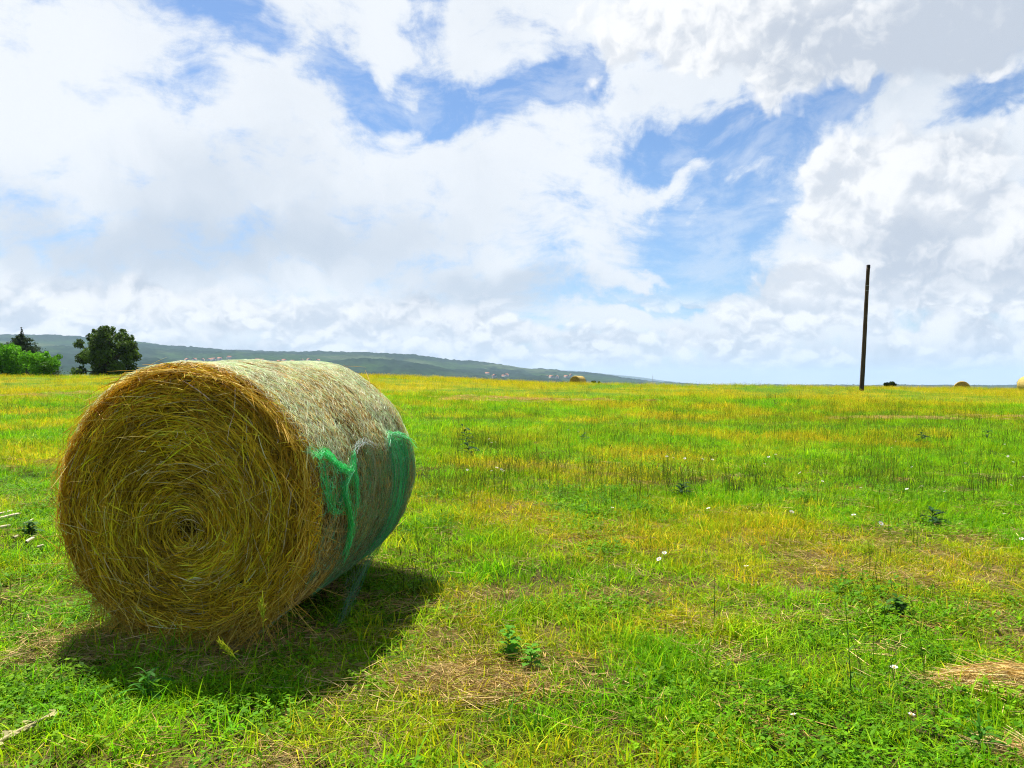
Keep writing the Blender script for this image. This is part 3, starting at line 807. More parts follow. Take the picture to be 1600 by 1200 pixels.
# ------------------------------------------------------------------ pole
def pole():
    y = 48.; x = (1346 - 800) / FPX * y
    z0 = H(x, y) - .1
    root = empty('wooden_pole', (x, y, z0))
    tag(root, 'tall bare dark wooden pole leaning slightly at the field crest', 'pole')
    top = CAMZ + (600 - 415) / FPX * y - z0
    lean = 11.0 / FPX * y
    t = np.linspace(0, 1, 26)
    P = np.stack([lean * t + .018 * np.sin(t * 5), .03 * np.sin(t * 4), t * top], -1)
    Rr = .140 - .035 * t + .003 * np.sin(t * 40)
    V, F, C = tube(P, Rr, 14)
    obj('pole', mesh_np('pole', V, F), M_pole, root)
    c0 = P[-1]
    P2 = np.array([c0 + (0, 0, -.17), c0 + (0, 0, -.16), c0 + (.004, 0, .03), c0 + (.004, 0, .045)]); 
    V, F, C = tube(P2, np.array([.108, .113, .113, .09]), 14)
    obj('cap', mesh_np('cap', V, F), M_polecap, root)
    for h in (.80, .845):
        k = int(h * 25); b = P[k]
        P3 = np.array([b + (-.13, -.10, 0), b + (-.02, -.13, 0), b + (.05, -.135, 0)])
        V, F, C = tube(P3, np.array([.012, .012, .016]), 6)
        obj('bolt', mesh_np('bolt', V, F), M_metal, root)
pole()

def mast(px, base_py, top_py, y, label, w):
    x = (px - 800) / FPX * y
    zt = CAMZ + (600 - top_py) / FPX * y
    z0, _, _ = hills_h(np.array([x]), np.array([y])); z0 = float(z0[0])
    root = empty('mast', (x, y, z0)); tag(root, label, 'mast')
    h = zt - z0
    t = np.linspace(0, 1, 8)
    parts = []
    for k in range(3):
        a = k * 2.1
        P = np.stack([w * (1 - .6 * t) * math.cos(a), w * (1 - .6 * t) * math.sin(a), t * h], -1)
        parts.append(tube(P, np.full(8, w * .33), 6))
    obj('tower', mesh_np('tower', *join(parts)[:2]), M_metal, root)
    V, F, C = tube(np.array([(0, 0, h * .98), (0, 0, h * 1.02), (0, 0, h * 1.08)]), np.array([w * .3, w * .25, w * .15]), 6)
    obj('antenna', mesh_np('antenna', V, F), M_metal, root)
mast(1020, 600, 587, 900, 'thin mast standing on the plain where the ridge meets the horizon', .35)
mast(318, 548, 543.5, 4480, 'tiny mast on the ridge top above the settlement', 1.6)

# ------------------------------------------------------------------ trees and bushes
def leaf_quads(cen, size, cols, up=.3):
    n = len(cen)
    a = rng.normal(size=(n, 3)); a /= np.linalg.norm(a, axis=1, keepdims=True)
    b = np.cross(a, rng.normal(size=(n, 3)) + np.array([0, 0, up])); b /= np.linalg.norm(b, axis=1, keepdims=True)
    s = (size * rng.uniform(.6, 1.3, n))[:, None]
    a = a * s; b = b * s * .5
    V = np.stack([cen - a, cen - b * 1. + a * .1, cen + a, cen + b + a * .1], 1).reshape(-1, 3)
    F = np.arange(4 * n).reshape(n, 4)
    return V, F, np.repeat(cols, 4, axis=0)
def clump_crown(centers, radii, per, size, base, jit=.2):
    P = []; C = []
    for c, r in zip(centers, radii):
        n = int(per * (r / np.mean(radii)) ** 2)
        d = rng.normal(size=(n, 3)); d /= np.linalg.norm(d, axis=1, keepdims=True)
        q = c + d * (r * rng.random(n) ** .45)[:, None] * np.array([1, 1, .85])
        P.append(q)
        C.append(np.clip(np.array(base) * (1 + rng.normal(size=(n, 1)) * jit) * (1 + rng.normal() * .22), .002, .9))
    P = np.concatenate(P); C = np.concatenate(C)
    return leaf_quads(P, size, C)
def limbs(root, tips, r0, name='trunk', fork=.35):
    parts = []
    hz = max(t[2] for t in tips)
    P = np.array([(0, 0, -.2), (.02, 0, fork * .4 * hz), (0, .03, fork * hz), (.03, 0, hz * .75)])
    parts.append(tube(P, np.array([r0 * 1.2, r0, r0 * .85, r0 * .25]), 10))
    for tp in tips:
        tp = np.array(tp); s = np.array([0, 0, fork * hz * rng.uniform(.6, 1.3)])
        m = (s + tp) / 2 + np.array([0, 0, -.05 * hz]) + rng.normal(size=3) * .1
        parts.append(tube(np.array([s, m, tp]), np.array([r0 * .45, r0 * .28, r0 * .06]), 6))
    obj(name, mesh_np(name, *join(parts)[:2]), M_bark, root)

def round_tree():
    y = 75.; x = (170 - 800) / FPX * y; z = H(x, y) - .1
    root = empty('dark_tree', (x, y, z)); tag(root, 'dark round leafy tree standing alone beyond the bale', 'tree')
    k = y / FPX * .87
    top = CAMZ + 95 * k - z
    # clump centres in picture proportions: (across, up from the field edge, radius)
    lay = [(-30, 15, 17), (0, 14, 18), (28, 15, 17), (-38, 32, 13), (-14, 34, 19), (14, 36, 19), (36, 32, 13), (-36, 48, 12), (-20, 54, 14), (2, 50, 17), (24, 54, 14), (38, 47, 10),
           (-32, 64, 10), (-14, 68, 11), (6, 70, 10), (18, 71, 9), (30, 62, 10), (40, 55, 8), (-20, 77, 6), (-27, 72, 6), (5, 77, 6), (25, 73, 6), (42, 48, 6), (-40, 56, 7), (-42, 42, 6), (42, 40, 7), (-42, 26, 9), (42, 26, 9), (-40, 8, 11), (40, 8, 11), (-15, 5, 16), (15, 5, 16), (0, 30, 20), (-24, 44, 14), (26, 44, 14), (12, 62, 12), (-10, 62, 12)]
    cs, rs = [], []
    for (a, b, r) in lay:
        for rep in range(2 if r > 9 else 1):
            cs.append(np.array([a * k + rng.normal() * .1, rng.uniform(-1, 1) * (2.2 if r > 9 else 1.2), (b * 1.12 + 0) * k + (CAMZ + 13 * k - z) + rng.normal() * .1])); rs.append(r * k * rng.uniform(.8, 1.0))
    limbs(root, [tuple(c) for c in cs[::2]], .22)
    V, F, C = clump_crown(cs, rs, 250, .14, (.066, .115, .016))
    obj('crown', mesh_np('crown', V, F, C, smooth=False), M_leaf, root)
round_tree()

def bush(px, y, lay, base_off, colr, size, per, name, label, cat='bush', dz=0., depth_=1.4, group=None):
    x = (px - 800) / FPX * y; z = H(x, y) - .05
    root = empty(name, (x, y, z)); tag(root, label, cat, group)
    k = y / FPX
    cs = []; rs = []
    for (px_, py_, r) in lay:
        for rep in range(2 if r > 6 else 1):
            cs.append(np.array([(px_ - px) * k, rng.uniform(-1, 1) * depth_, CAMZ + (600 - py_) * k - z])); rs.append(r * k)
    limbs(root, [tuple(c) for c in cs[::3]], .06, 'stems', .2)
    V, F, C = clump_crown(cs, rs, per, size, colr)
    obj('foliage', mesh_np('foliage', V, F, C, smooth=False), M_leaf, root)
bush(10, 66, [(-20, 560, 24), (-5, 550, 15), (8, 546, 11), (20, 552, 13), (28, 562, 18), (0, 570, 22), (30, 578, 14), (-30, 545, 14), (14, 540, 6), (-12, 538, 8), (2, 536, 5), (22, 545, 6)], 0, (.10, .28, .010), .12, 330, 'leafy_bush', 'tall bright green leafy bush in front of the spruce')
bush(68, 64, [(45, 566, 14), (55, 560, 11), (66, 562, 12), (78, 566, 11), (86, 574, 10), (60, 576, 13), (76, 578, 11), (92, 570, 6), (50, 554, 6), (80, 557, 6), (70, 553, 5)], 0, (.11, .30, .010), .11, 300, 'leafy_bush', 'lower bright green leafy bush between the spruce and the dark tree')
bush(1390, 66, [(1383, 600.5, 3.0), (1391, 599, 2.6), (1397, 598.8, 2.8), (1388, 601, 4), (1400, 601, 2), (1396, 602, 3)], 0, (.03, .055, .012), .09, 160, 'small_bush', 'tiny dark bush peeking over the crest right of the pole', depth_=.3)
bush(940, 66, [(926, 596.5, 1.6), (929, 597, 1.8), (936, 597.5, 1.6)], 0, (.03, .055, .015), .09, 110, 'small_bush', 'tiny dark tuft on the crest beside the small distant bale', depth_=.2)

def spruce():
    y = 84.; px = 33; x = (px - 800) / FPX * y; z = H(x, y) - .1
    root = empty('spruce_tree', (x, y, z)); tag(root, 'dark spruce with thin bare tip behind the bright bushes', 'tree')
    k = y / FPX; top = CAMZ + 89 * k - z; b0 = CAMZ + 10 * k - z
    P = np.array([(0, 0, -.2), (.03, 0, top * .3), (-.02, 0, top * .7), (0, 0, top)])
    V, F, C = tube(P, np.array([.17, .13, .06, .01]), 8); obj('trunk', mesh_np('trunk', V, F), M_bark, root)
    cen = []; cc = []
    for t in np.linspace(0, .985, 30):
        zz = b0 + (top - b0) * t
        if t > .86:
            rad = .12 * (1 - t) / .14 + .05
        else:
            rad = (3.9 * (1 - t / .86) ** .85 + .25) * rng.uniform(.8, 1.15)
        nb = 9 if t < .86 else 4
        for q in range(nb):
            a = rng.random() * 2 * PI; rl = rad * rng.uniform(.65, 1.12)
            m = max(6, int(75 * rl))
            u = rng.random(m) ** .7
            drp = -.12 * rl * u + .10 * rl * u ** 3
            c = np.stack([np.cos(a) * rl * u, np.sin(a) * rl * u, zz + drp], -1) + rng.normal(size=(m, 3)) * .05 * (.5 + rl)
            cen.append(c); cc.append(np.clip(np.array([.034, .060, .018]) * (1 + rng.normal(size=(m, 1)) * .25), .002, 1))
    V, F, C = leaf_quads(np.concatenate(cen), .085, np.concatenate(cc), .1)
    obj('crown', mesh_np('crown', V, F, C, smooth=False), M_leaf, root)
spruce()

# ------------------------------------------------------------------ houses in the valley
M_wall = noise_mat('render_wall', [(.3, (.30, .27, .24)), (.7, (.42, .39, .35))], 2, 4, .9, 0)
M_roof = noise_mat('roof_tiles', [(.3, (.30, .11, .06)), (.7, (.42, .18, .10))], 2, 4, .9, 0)
def build_houses():
    first = None
    spots = []
    for (p0, p1, n, py) in ((290, 360, 7, 564), (395, 500, 9, 566), (755, 800, 4, 588.5), (850, 898, 5, 590.5)):
        for k in range(n):
            spots.append((p0 + (p1 - p0) * (k + rng.uniform(.1, .9)) / n, py + rng.normal() * 1.1))
    for px, py in spots:
        ys = np.linspace(700, 4400, 2000); xs = (px - 800) / FPX * ys
        zz, _, _ = hills_h(xs, ys)
        pr = 600 - (zz - CAMZ) / ys * FPX
        k = int(np.argmin(np.abs(pr - py) + (ys < 1400) * 3))
        s = ys[k] / 2600
        root = empty('house', (xs[k], ys[k], zz[k] - 1.0), (0, 0, rng.uniform(0, 3)))
        root.scale = (1.1, 1.1, 1.1)
        tag(root, 'tiny far house with red roof in the hazy valley settlement', 'house', 'houses of the valley settlement')
        if first is None:
            w, l, h = 4.5, 6.5, 7.0
            V = np.array([(-w, -l, 0), (w, -l, 0), (w, l, 0), (-w, l, 0), (-w, -l, h), (w, -l, h), (w, l, h), (-w, l, h)], float)
            F = np.array([(0, 1, 5, 4), (1, 2, 6, 5), (2, 3, 7, 6), (3, 0, 4, 7), (4, 5, 6, 7)])
            mw = mesh_np('wall', V, F, smooth=False); mw.materials.append(M_wall)
            o = .6; e = h - .3; r = h + 3.4
            V = np.array([(-w - o, -l - o, e), (0, -l - o, r), (0, l + o, r), (-w - o, l + o, e), (w + o, -l - o, e), (w + o, l + o, e),
                          (-w - o, -l - o, e + .3), (0, -l - o, r + .3), (0, l + o, r + .3), (-w - o, l + o, e + .3), (w + o, -l - o, e + .3), (w + o, l + o, e + .3)], float)
            F = np.array([(6, 7, 8, 9), (7, 10, 11, 8), (0, 3, 2, 1), (1, 2, 5, 4), (0, 1, 7, 6), (1, 4, 10, 7), (3, 9, 8, 2), (2, 8, 11, 5), (0, 6, 9, 3), (4, 5, 11, 10)])
            mr = mesh_np('roof', V, F, smooth=False); mr.materials.append(M_roof)
            first = (mw, mr)
        for nm, me in (('wall', first[0]), ('roof', first[1])):
            link(bpy.data.objects.new(nm, me), root)
build_houses()

# ------------------------------------------------------------------ grass and litter (scattered)
def scatter(name, protos, mat, pos, rot, scl, idx, col, label, cat):
    pc = bpy.data.collections.new(name + '_clumps')
    for me in protos:
        me.materials.append(mat)
        pc.objects.link(bpy.data.objects.new(name + '_clump', me))
    me = bpy.data.meshes.new(name)
    n = len(pos)
    me.vertices.add(n); me.vertices.foreach_set('co', np.ascontiguousarray(pos, dtype=np.float32).ravel())
    a = me.attributes.new('rot', 'FLOAT_VECTOR', 'POINT'); a.data.foreach_set('vector', np.ascontiguousarray(rot, dtype=np.float32).ravel())
    a = me.attributes.new('scl', 'FLOAT_VECTOR', 'POINT'); a.data.foreach_set('vector', np.ascontiguousarray(scl, dtype=np.float32).ravel())
    a = me.attributes.new('idx', 'INT', 'POINT'); a.data.foreach_set('value', np.ascontiguousarray(idx, dtype=np.int32))
    c = np.ones((n, 4), dtype=np.float32); c[:, :3] = col
    a = me.attributes.new('col', 'FLOAT_COLOR', 'POINT'); a.data.foreach_set('color', c.ravel())
    me.update()
    o = obj(name, me, mat)
    ng = bpy.data.node_groups.new(name, 'GeometryNodeTree')
    ng.interface.new_socket('Geometry', in_out='INPUT', socket_type='NodeSocketGeometry')
    ng.interface.new_socket('Geometry', in_out='OUTPUT', socket_type='NodeSocketGeometry')
    gi = ng.nodes.new('NodeGroupInput'); go = ng.nodes.new('NodeGroupOutput')
    ci = ng.nodes.new('GeometryNodeCollectionInfo'); ci.inputs['Collection'].default_value = pc
    ci.inputs['Separate Children'].default_value = True; ci.inputs['Reset Children'].default_value = True
    ip = ng.nodes.new('GeometryNodeInstanceOnPoints'); ip.inputs['Pick Instance'].default_value = True
    def na(nm, typ):
        q = ng.nodes.new('GeometryNodeInputNamedAttribute'); q.data_type = typ; q.inputs['Name'].default_value = nm
        return q.outputs['Attribute']
    L = ng.links
    e2r = ng.nodes.new('FunctionNodeEulerToRotation')
    L.new(na('rot', 'FLOAT_VECTOR'), e2r.inputs[0]); L.new(e2r.outputs[0], ip.inputs['Rotation'])
    L.new(na('scl', 'FLOAT_VECTOR'), ip.inputs['Scale']); L.new(na('idx', 'INT'), ip.inputs['Instance Index'])
    L.new(gi.outputs[0], ip.inputs['Points']); L.new(ci.outputs[0], ip.inputs['Instance']); L.new(ip.outputs[0], go.inputs[0])
    md = o.modifiers.new('scatter', 'NODES'); md.node_group = ng
    tag(o, label, cat, kind='stuff')
    return o

def blades(n, rad, h, w, lean=.5, K=5, cols=((1, 1, 1),), droop=.4, seed=0, heads=False, jit=.16):
    r = np.random.default_rng(seed)
    a = r.random(n) * 2 * PI; rr = rad * np.sqrt(r.random(n))
    b = np.stack([rr * np.cos(a), rr * np.sin(a), np.full(n, -.01)], -1)
    hh = r.uniform(h[0], h[1], n)
    d = r.random(n) * 2 * PI; ln = np.minimum(np.abs(r.normal(size=n)), 1.5) * lean
    t = np.linspace(0, 1, K)[None]
    hor = (hh * ln)[:, None] * (t ** 1.7)
    z = hh[:, None] * (t - droop * ln[:, None] * t ** 3 * .6) * 1.0
    P = np.stack([b[:, :1] + np.cos(d)[:, None] * hor, b[:, 1:2] + np.sin(d)[:, None] * hor, b[:, 2:] + z], -1)
    side = np.stack([-np.sin(d), np.cos(d), np.zeros(n)], -1)
    # flat blades facing mixed ways
    T = np.gradient(P, axis=1); T /= np.linalg.norm(T, axis=2, keepdims=True) + 1e-9
    f = r.random(n) * PI
    sd = np.stack([np.cos(f), np.sin(f), np.zeros(n)], -1)[:, None, :]
    wd = (r.uniform(w[0], w[1], n)[:, None] * (1 - t ** 2.2 * .93) * .5)[..., None]
    V = np.stack([P - sd * wd, P + sd * wd], 2).reshape(-1, 3)
    base = ((np.arange(n)[:, None] * K + np.arange(K - 1)[None]) * 2).ravel()
    F = np.stack([base, base + 1, base + 3, base + 2], 1)
    c = np.array(cols)[r.integers(0, len(cols), n)] * (1 + r.normal(size=(n, 1)) * jit)
    C = np.repeat(np.clip(c, .02, 3), K * 2, axis=0)
    if heads:
        m = n // 2; tip = P[:m, -1]; pr = P[:m, -2]; dd = tip - pr; dd /= np.linalg.norm(dd, axis=1, keepdims=True)
        tt = np.linspace(0, 1, 4)[None, :, None]
        HP = tip[:, None] - dd[:, None] * .02 + dd[:, None] * tt * r.uniform(.035, .08, m)[:, None, None]
        hv, hf, hc = ribbons(HP, r.uniform(.004, .0075, m), np.tile(np.array([[1.1, 1.0, 1.0]]), (m, 1)), rnd=r)
        return join([(V, F, C), (hv, hf, hc)])
    return V, F, C

def leafy(n, rad, h, size, seed):
    """low broad-leaved weeds: little leaves on short stalks"""
    r = np.random.default_rng(seed); parts = []
    for k in range(n):
        a = r.random() * 2 * PI; rr = rad * math.sqrt(r.random()); b = np.array([rr * math.cos(a), rr * math.sin(a), 0])
        hh = r.uniform(*h); tip = b + np.array([r.normal() * .02, r.normal() * .02, hh])
        m = r.integers(3, 6)
        for q in range(m):
            d = r.random() * 2 * PI; e = np.array([math.cos(d), math.sin(d), r.uniform(-.2, .7)]); s = size * r.uniform(.6, 1.3)
            sd = np.array([-math.sin(d), math.cos(d), 0]) * s * .34
            c0 = b + (tip - b) * r.uniform(.35, 1.)
            V = np.array([c0, c0 + e * s * .5 - sd, c0 + e * s, c0 + e * s * .5 + sd]); parts.append((V, np.array([[0, 1, 2, 3]]), np.tile(np.array([1, 1, 1.]) * r.uniform(.7, 1.25), (4, 1))))
    return join(parts)

def straws(n, rad, seed, L_=(.04, .16)):
    r = np.random.default_rng(seed); K = 4
    c = np.stack([r.normal(size=n) * rad * .6, r.normal(size=n) * rad * .6, r.uniform(.004, .035, n)], -1)
    a = r.random(n) * 2 * PI; e = r.normal(size=n) * .13
    d = np.stack([np.cos(a), np.sin(a), e], -1)
    t = np.linspace(-.5, .5, K)[None, :, None] * r.uniform(*L_, n)[:, None, None]
    P = c[:, None] + d[:, None] * t; P[..., 2] = np.abs(P[..., 2]) + .003
    col = np.array([(1, 1, 1), (1.2, 1.15, 1.1), (.7, .65, .55), (.9, .8, .6)])[r.integers(0, 4, n)] * (1 + r.normal(size=(n, 1)) * .12)
    return ribbons(P, r.uniform(.0018, .0036, n), np.clip(col, .1, 2), rnd=r)

def sample(y0, y1, dens, umax=.80, pad=1.6):
    n = int(dens * ((umax * (y1 ** 2 - y0 ** 2)) + 2 * pad * (y1 - y0)))
    y = np.sqrt(rng.uniform(y0 ** 2, y1 ** 2, n)); x = rng.uniform(-1, 1, n) * (umax * y + pad)
    return x, y
_ba = np.array([math.sin(.171), math.cos(.171)]); _br = np.array([math.cos(.171), -math.sin(.171)])
def under_bale(x, y, m=.30):
    p = np.stack([x + 1.733, y - 4.042], -1); s = p @ _ba; q = p @ _br
    return (s > .02) & (s < BL - .02) & (np.abs(q) < m)

GREENS = np.array([(.15, .41, .003), (.11, .33, .004), (.24, .46, .004), (.18, .38, .004)])
YELLOW = np.array([(.54, .40, .014), (.46, .43, .006), (.40, .38, .006), (.54, .41, .014), (.32, .37, .006)])
TAN = np.array([(.46, .33, .12), (.52, .39, .16), (.40, .27, .08)])
def tint(x, y, dry, k=1.0):
    n = len(x)
    g = GREENS[rng.integers(0, 4, n)]; ye = YELLOW[rng.integers(0, 5, n)]
    m = np.clip(dry + rng.normal(size=n) * .22, 0, 1)[:, None]
    c = g * (1 - m) + ye * m
    return np.clip(c * (1 + rng.normal(size=(n, 1)) * .16) * (.85 + .35 * fbm(x * .8, y * .8, 3))[:, None] * k, .002, .9)

def place(x, y, dz=0.):
    return np.stack([x, y, hgt(x, y) + dz], -1)
def rots(n, tilt=.12):
    return np.stack([rng.normal(size=n) * tilt, rng.normal(size=n) * tilt, rng.random(n) * 2 * PI], -1)

def build_grass():
    # short turf ---------------------------------------------------------
    pr = [mesh_np('turf', *blades(46, .13, (.02, .05 + .010 * k), (.0030, .0068), 1.35, seed=k, cols=((1, 1, 1), (.75, .9, .7), (1.25, 1.15, 1.3), (1.5, 1.25, 1.8)))) for k in range(8)]
    X, Y = [], []
    for (a, b, dn) in ((1.7, 4.5, 170), (4.5, 9, 140), (9, 18, 60), (18, 34, 16)):
        x, y = sample(a, b, dn); X.append(x); Y.append(y)
    x = np.concatenate(X); y = np.concatenate(Y)
    dry, bare = zone(x, y)
    ok = (rng.random(len(x)) > bare * .85) & ~under_bale(x, y); x, y, dry = x[ok], y[ok], dry[ok]
    n = len(x); far = np.clip((y - 6) / 20, 0, 1)
    s = rng.uniform(.65, 1.35, n) * (1 + .9 * far)
    hs = s * rng.uniform(.75, 1.25, n) * (.35 + 1.3 * fbm(x * 1.6 + 5, y * 1.6, 3))
    scatter('grass', pr, M_grass, place(x, y), rots(n), np.stack([s, s, hs], -1), rng.integers(0, 8, n), tint(x, y, dry * .8), 'short green and yellowing meadow grass', 'grass')
    # low broad-leaved weeds --------------------------------------------------
    pr = [mesh_np('weed', *leafy(26, .15, (.01, .06), .019, k)) for k in range(6)]
    x, y = sample(1.7, 9, 75); x2, y2 = sample(9, 20, 14); x = np.concatenate([x, x2]); y = np.concatenate([y, y2])
    dry, bare = zone(x, y); cl = fbm(x * 1.3 + 33, y * 1.3 + 70, 3)
    ok = (rng.random(len(x)) > bare * .8) & (cl > .48 + .2 * dry) & ~under_bale(x, y); x, y = x[ok], y[ok]; n = len(x)
    s = rng.uniform(.7, 1.5, n)
    c = np.array([(.13, .32, .005), (.09, .25, .005), (.19, .37, .005)])[rng.integers(0, 3, n)] * rng.uniform(.75, 1.2, (n, 1))
    scatter('ground_cover', pr, M_grass, place(x, y), rots(n), np.stack([s, s, s * rng.uniform(.7, 1.4, n)], -1), rng.integers(0, 6, n), c, 'low leafy clover and weeds among the grass', 'weeds')
    # longer dry grass with seed heads -----------------------------------------
    pr = [mesh_np('dry', *blades(18, .16, (.10, .26), (.0016, .0032), .35, seed=40 + k, heads=True, cols=((1, 1, 1), (.8, .85, .7), (1.2, 1.1, 1.2)))) for k in range(6)]
    X, Y = [], []
    for (a, b, dn) in ((1.9, 6, 16), (6, 14, 30), (14, 30, 20), (30, 70, 9.5)):
        x, y = sample(a, b, dn); X.append(x); Y.append(y)
    x = np.concatenate(X); y = np.concatenate(Y)
    dry, bare = zone(x, y)
    ok = (rng.random(len(x)) < (.10 + .95 * dry ** 1.5)) & (rng.random(len(x)) > bare * .8) & ~under_bale(x, y, .5); x, y, dry = x[ok], y[ok], dry[ok]; n = len(x)
    far = np.clip((y - 12) / 30, 0, 1)
    s = rng.uniform(.6, 1.15, n) * (1 + 1.0 * far)
    hs = rng.uniform(.35, .95, n) * (.8 + .5 * far)
    scatter('dry_grass', pr, M_grass, place(x, y), rots(n, .08), np.stack([s, s, hs], -1), rng.integers(0, 6, n), tint(x, y, np.clip(dry + .25, 0, 1), 1.05), 'longer yellow dry grass gone to seed', 'grass')
    # dark tall weedy patches ---------------------------------------------------
    pr = [mesh_np('stalk', *blades(11, .16, (.18, .42), (.0025, .0055), .22, seed=70 + k, heads=True, cols=((1, 1, 1), (.7, .8, .7)))) for k in range(5)]
    X, Y = [], []
    for (px, py, rx, ry, cnt) in [(1340, 690, 2.0, 5.0, 120), (1120, 672, 1.8, 5.0, 90), (1030, 765, 1.0, .9, 60), (960, 690, 1.8, 2.5, 60), (1060, 640, 3, 4, 120), (1290, 655, 4, 4, 160), (1500, 660, 4, 4, 130), (760, 700, .8, .8, 60), (1230, 630, 5, 5, 110),
                                  (1500, 690, 2.5, 2.5, 80), (740, 770, 1., .7, 40), (800, 655, 4, 4, 110), (560, 582, 4, 5, 260), (600, 590, 3, 6, 90), (1400, 640, 3, 5, 110), (830, 740, 1.2, 1.5, 70), (1250, 760, 2.2, 1.5, 60), (60, 650, 3, 3, 70), (1420, 760, 2, 1.5, 40)]:
        gx, gy = ground_px(px, py)
        X.append(gx + rng.normal(size=cnt) * rx * .55); Y.append(gy + rng.normal(size=cnt) * ry * .55)
    x, y = sample(3.5, 30, 1.3); X.append(x); Y.append(y); x, y = sample(30, 62, .5); X.append(x); Y.append(y)
    x = np.concatenate(X); y = np.concatenate(Y); ok = (y > 3) & ~under_bale(x, y, .8); x, y = x[ok], y[ok]; n = len(x)
    s = rng.uniform(.6, 1.2, n)
    c = np.array([(.06, .10, .010), (.10, .14, .012), (.045, .075, .010), (.15, .17, .02)])[rng.integers(0, 4, n)]
    scatter('tall_weeds', pr, M_grass, place(x, y), rots(n, .08), np.stack([s, s, s * rng.uniform(.55, 1.15, n)], -1), rng.integers(0, 5, n), c, 'dark olive weed stalks standing above the grass', 'weeds')
    # fallen straw ---------------------------------------------------------------
    pr = [mesh_np('litter', *straws(48, .17, 90 + k)) for k in range(6)]
    x, y = sample(1.7, 11, 46); dry, bare = zone(x, y)
    ok = rng.random(len(x)) < np.clip(bare * .6 + .05 + .10 * dry, 0, 1); X, Y = [x[ok]], [y[ok]]
    for (px, py, rx, ry, cnt) in [(250, 1000, .55, .14, 46), (420, 1010, .4, .14, 26), (130, 1030, .3, .12, 10), (330, 1050, .5, .12, 12), (825, 627, 2.6, .5, 110), (1420, 657, 1.6, .4, 55), (740, 628, 1.4, .4, 30), (1580, 655, 1.6, .4, 20), (30, 790, .8, .4, 40), (90, 620, 4, 1., 60), (650, 1060, .3, .12, 20), (760, 1085, .35, .08, 26), (1370, 905, .4, .2, 7)]:
        gx, gy = ground_px(px, py)
        X.append(gx + rng.normal(size=cnt) * rx * .6); Y.append(gy + rng.normal(size=cnt) * ry * .6)
    x = np.concatenate(X); y = np.concatenate(Y); n = len(x)
    s = rng.uniform(.7, 1.2, n) * (1 + .8 * np.clip((y - 10) / 20, 0, 1))
    scatter('straw_litter', pr, M_litter, place(x, y, .012 + .05 * np.clip((y - 10) / 10, 0, 1)), rots(n, .05), np.stack([s, s, s], -1), rng.integers(0, 6, n), np.clip(TAN[rng.integers(0, 3, n)] * rng.uniform(.75, 1.15, (n, 1)) * (1 + .55 * np.clip((y - 9) / 10, 0, 1))[:, None], 0, .9), 'loose dry straw lying in the stubble', 'straw')
build_grass()

# ------------------------------------------------------------------ single plants, flowers and sticks
def at(px, py, dz=0.):
    x, y = ground_px(px, py); return (x, y, H(x, y) + dz)

def leaf_strip(base, d, up, L_, w, lobes=5, K=11, col=(.03, .09, .03), droop=.5):
    """a lobed leaf as a jagged strip"""
    t = np.linspace(0, 1, K)
    d = np.array([math.cos(d), math.sin(d), 0])
    P = base + d * (L_ * t)[:, None] * math.cos(up) + np.array([0, 0, 1]) * (L_ * (math.sin(up) * t - droop * t ** 2))[:, None]
    sd = np.array([-d[1], d[0], .15])
    ww = w * np.sin(PI * np.clip(t * .92 + .06, 0, 1)) ** .8 * (1 + .45 * np.cos(t * lobes * 2 * PI)) * .5
    V = np.stack([P - sd * ww[:, None], P + np.array([0, 0, -.15]) * ww[:, None], P + sd * ww[:, None]], 1).reshape(-1, 3)
    b = np.arange(K - 1) * 3
    F = np.concatenate([np.stack([b, b + 1, b + 4, b + 3], 1), np.stack([b + 1, b + 2, b + 5, b + 4], 1)])
    return V, F, np.tile(np.array(col) * rng.uniform(.75, 1.25), (len(V), 1))

def weed(name, px, py, h, nl, L_, w, col, label, cat='weed', lean=(0, 0), lobes=5, head=None, spread=(.2, 1.0), lo=.0):
    root = empty(name, at(px, py)); tag(root, label, cat)
    t = np.linspace(0, 1, 6)
    P = np.stack([lean[0] * t ** 1.5, lean[1] * t ** 1.5, h * t], -1)
    V, F, C = tube(P, .0026 * (1 - .6 * t), 6, np.array(col) * .9)
    obj('stem', mesh_np('stem', V, F, C), M_leaf, root)
    parts = []
    for k in range(nl):
        q = lo + (1 - lo) * (k + rng.random()) / nl
        b = np.array([np.interp(q, t, P[:, i]) for i in range(3)])
        parts.append(leaf_strip(b, k * 2.4 + rng.normal() * .3, rng.uniform(*spread), L_ * (1.1 - .6 * q) * rng.uniform(.8, 1.2), w * (1.05 - .5 * q), lobes, col=col))
    obj('leaves', mesh_np('leaves', *join(parts)), M_leaf, root)
    if head:
        n, sz, hc = head
        q = np.linspace(0, 1, n); tp = P[-1] + np.stack([.003 * np.sin(q * 9), .003 * np.cos(q * 7), -.09 + .15 * q], -1)
        V, F, C = tube(tp, sz * .26 * (.35 + np.sin(PI * np.clip(q, .02, .98))) * (.7 + .6 * rng.random(n)), 6, hc)
        obj('seed_head', mesh_np('seed_head', V, F, C), M_leaf, root)
    return root
DK = (.024, .075, .020)
weed('thistle', 733, 712, .46, 20, .22, .075, DK, 'dark spiny thistle leaning in the grass right of the large bale', 'thistle', (-.10, 0))
weed('thistle', 1457, 822, .17, 16, .19, .06, DK, 'low dark thistle rosette in the bright grass below the pole', 'thistle', spread=(.3, 1.1))
weed('thistle', 912, 692, .16, 12, .20, .06, DK, 'small dark thistle in the yellow grass beyond the leaning one', 'thistle', spread=(.3, 1.))
weed('thistle', 1440, 694, .22, 14, .26, .08, DK, 'broad dark thistle below the pole at the edge of the bright green', 'thistle', spread=(.2, .9))
weed('thistle', 1542, 690, .24, 12, .22, .07, DK, 'dark thistle farthest to the right in the upper field', 'thistle', spread=(.4, 1.))
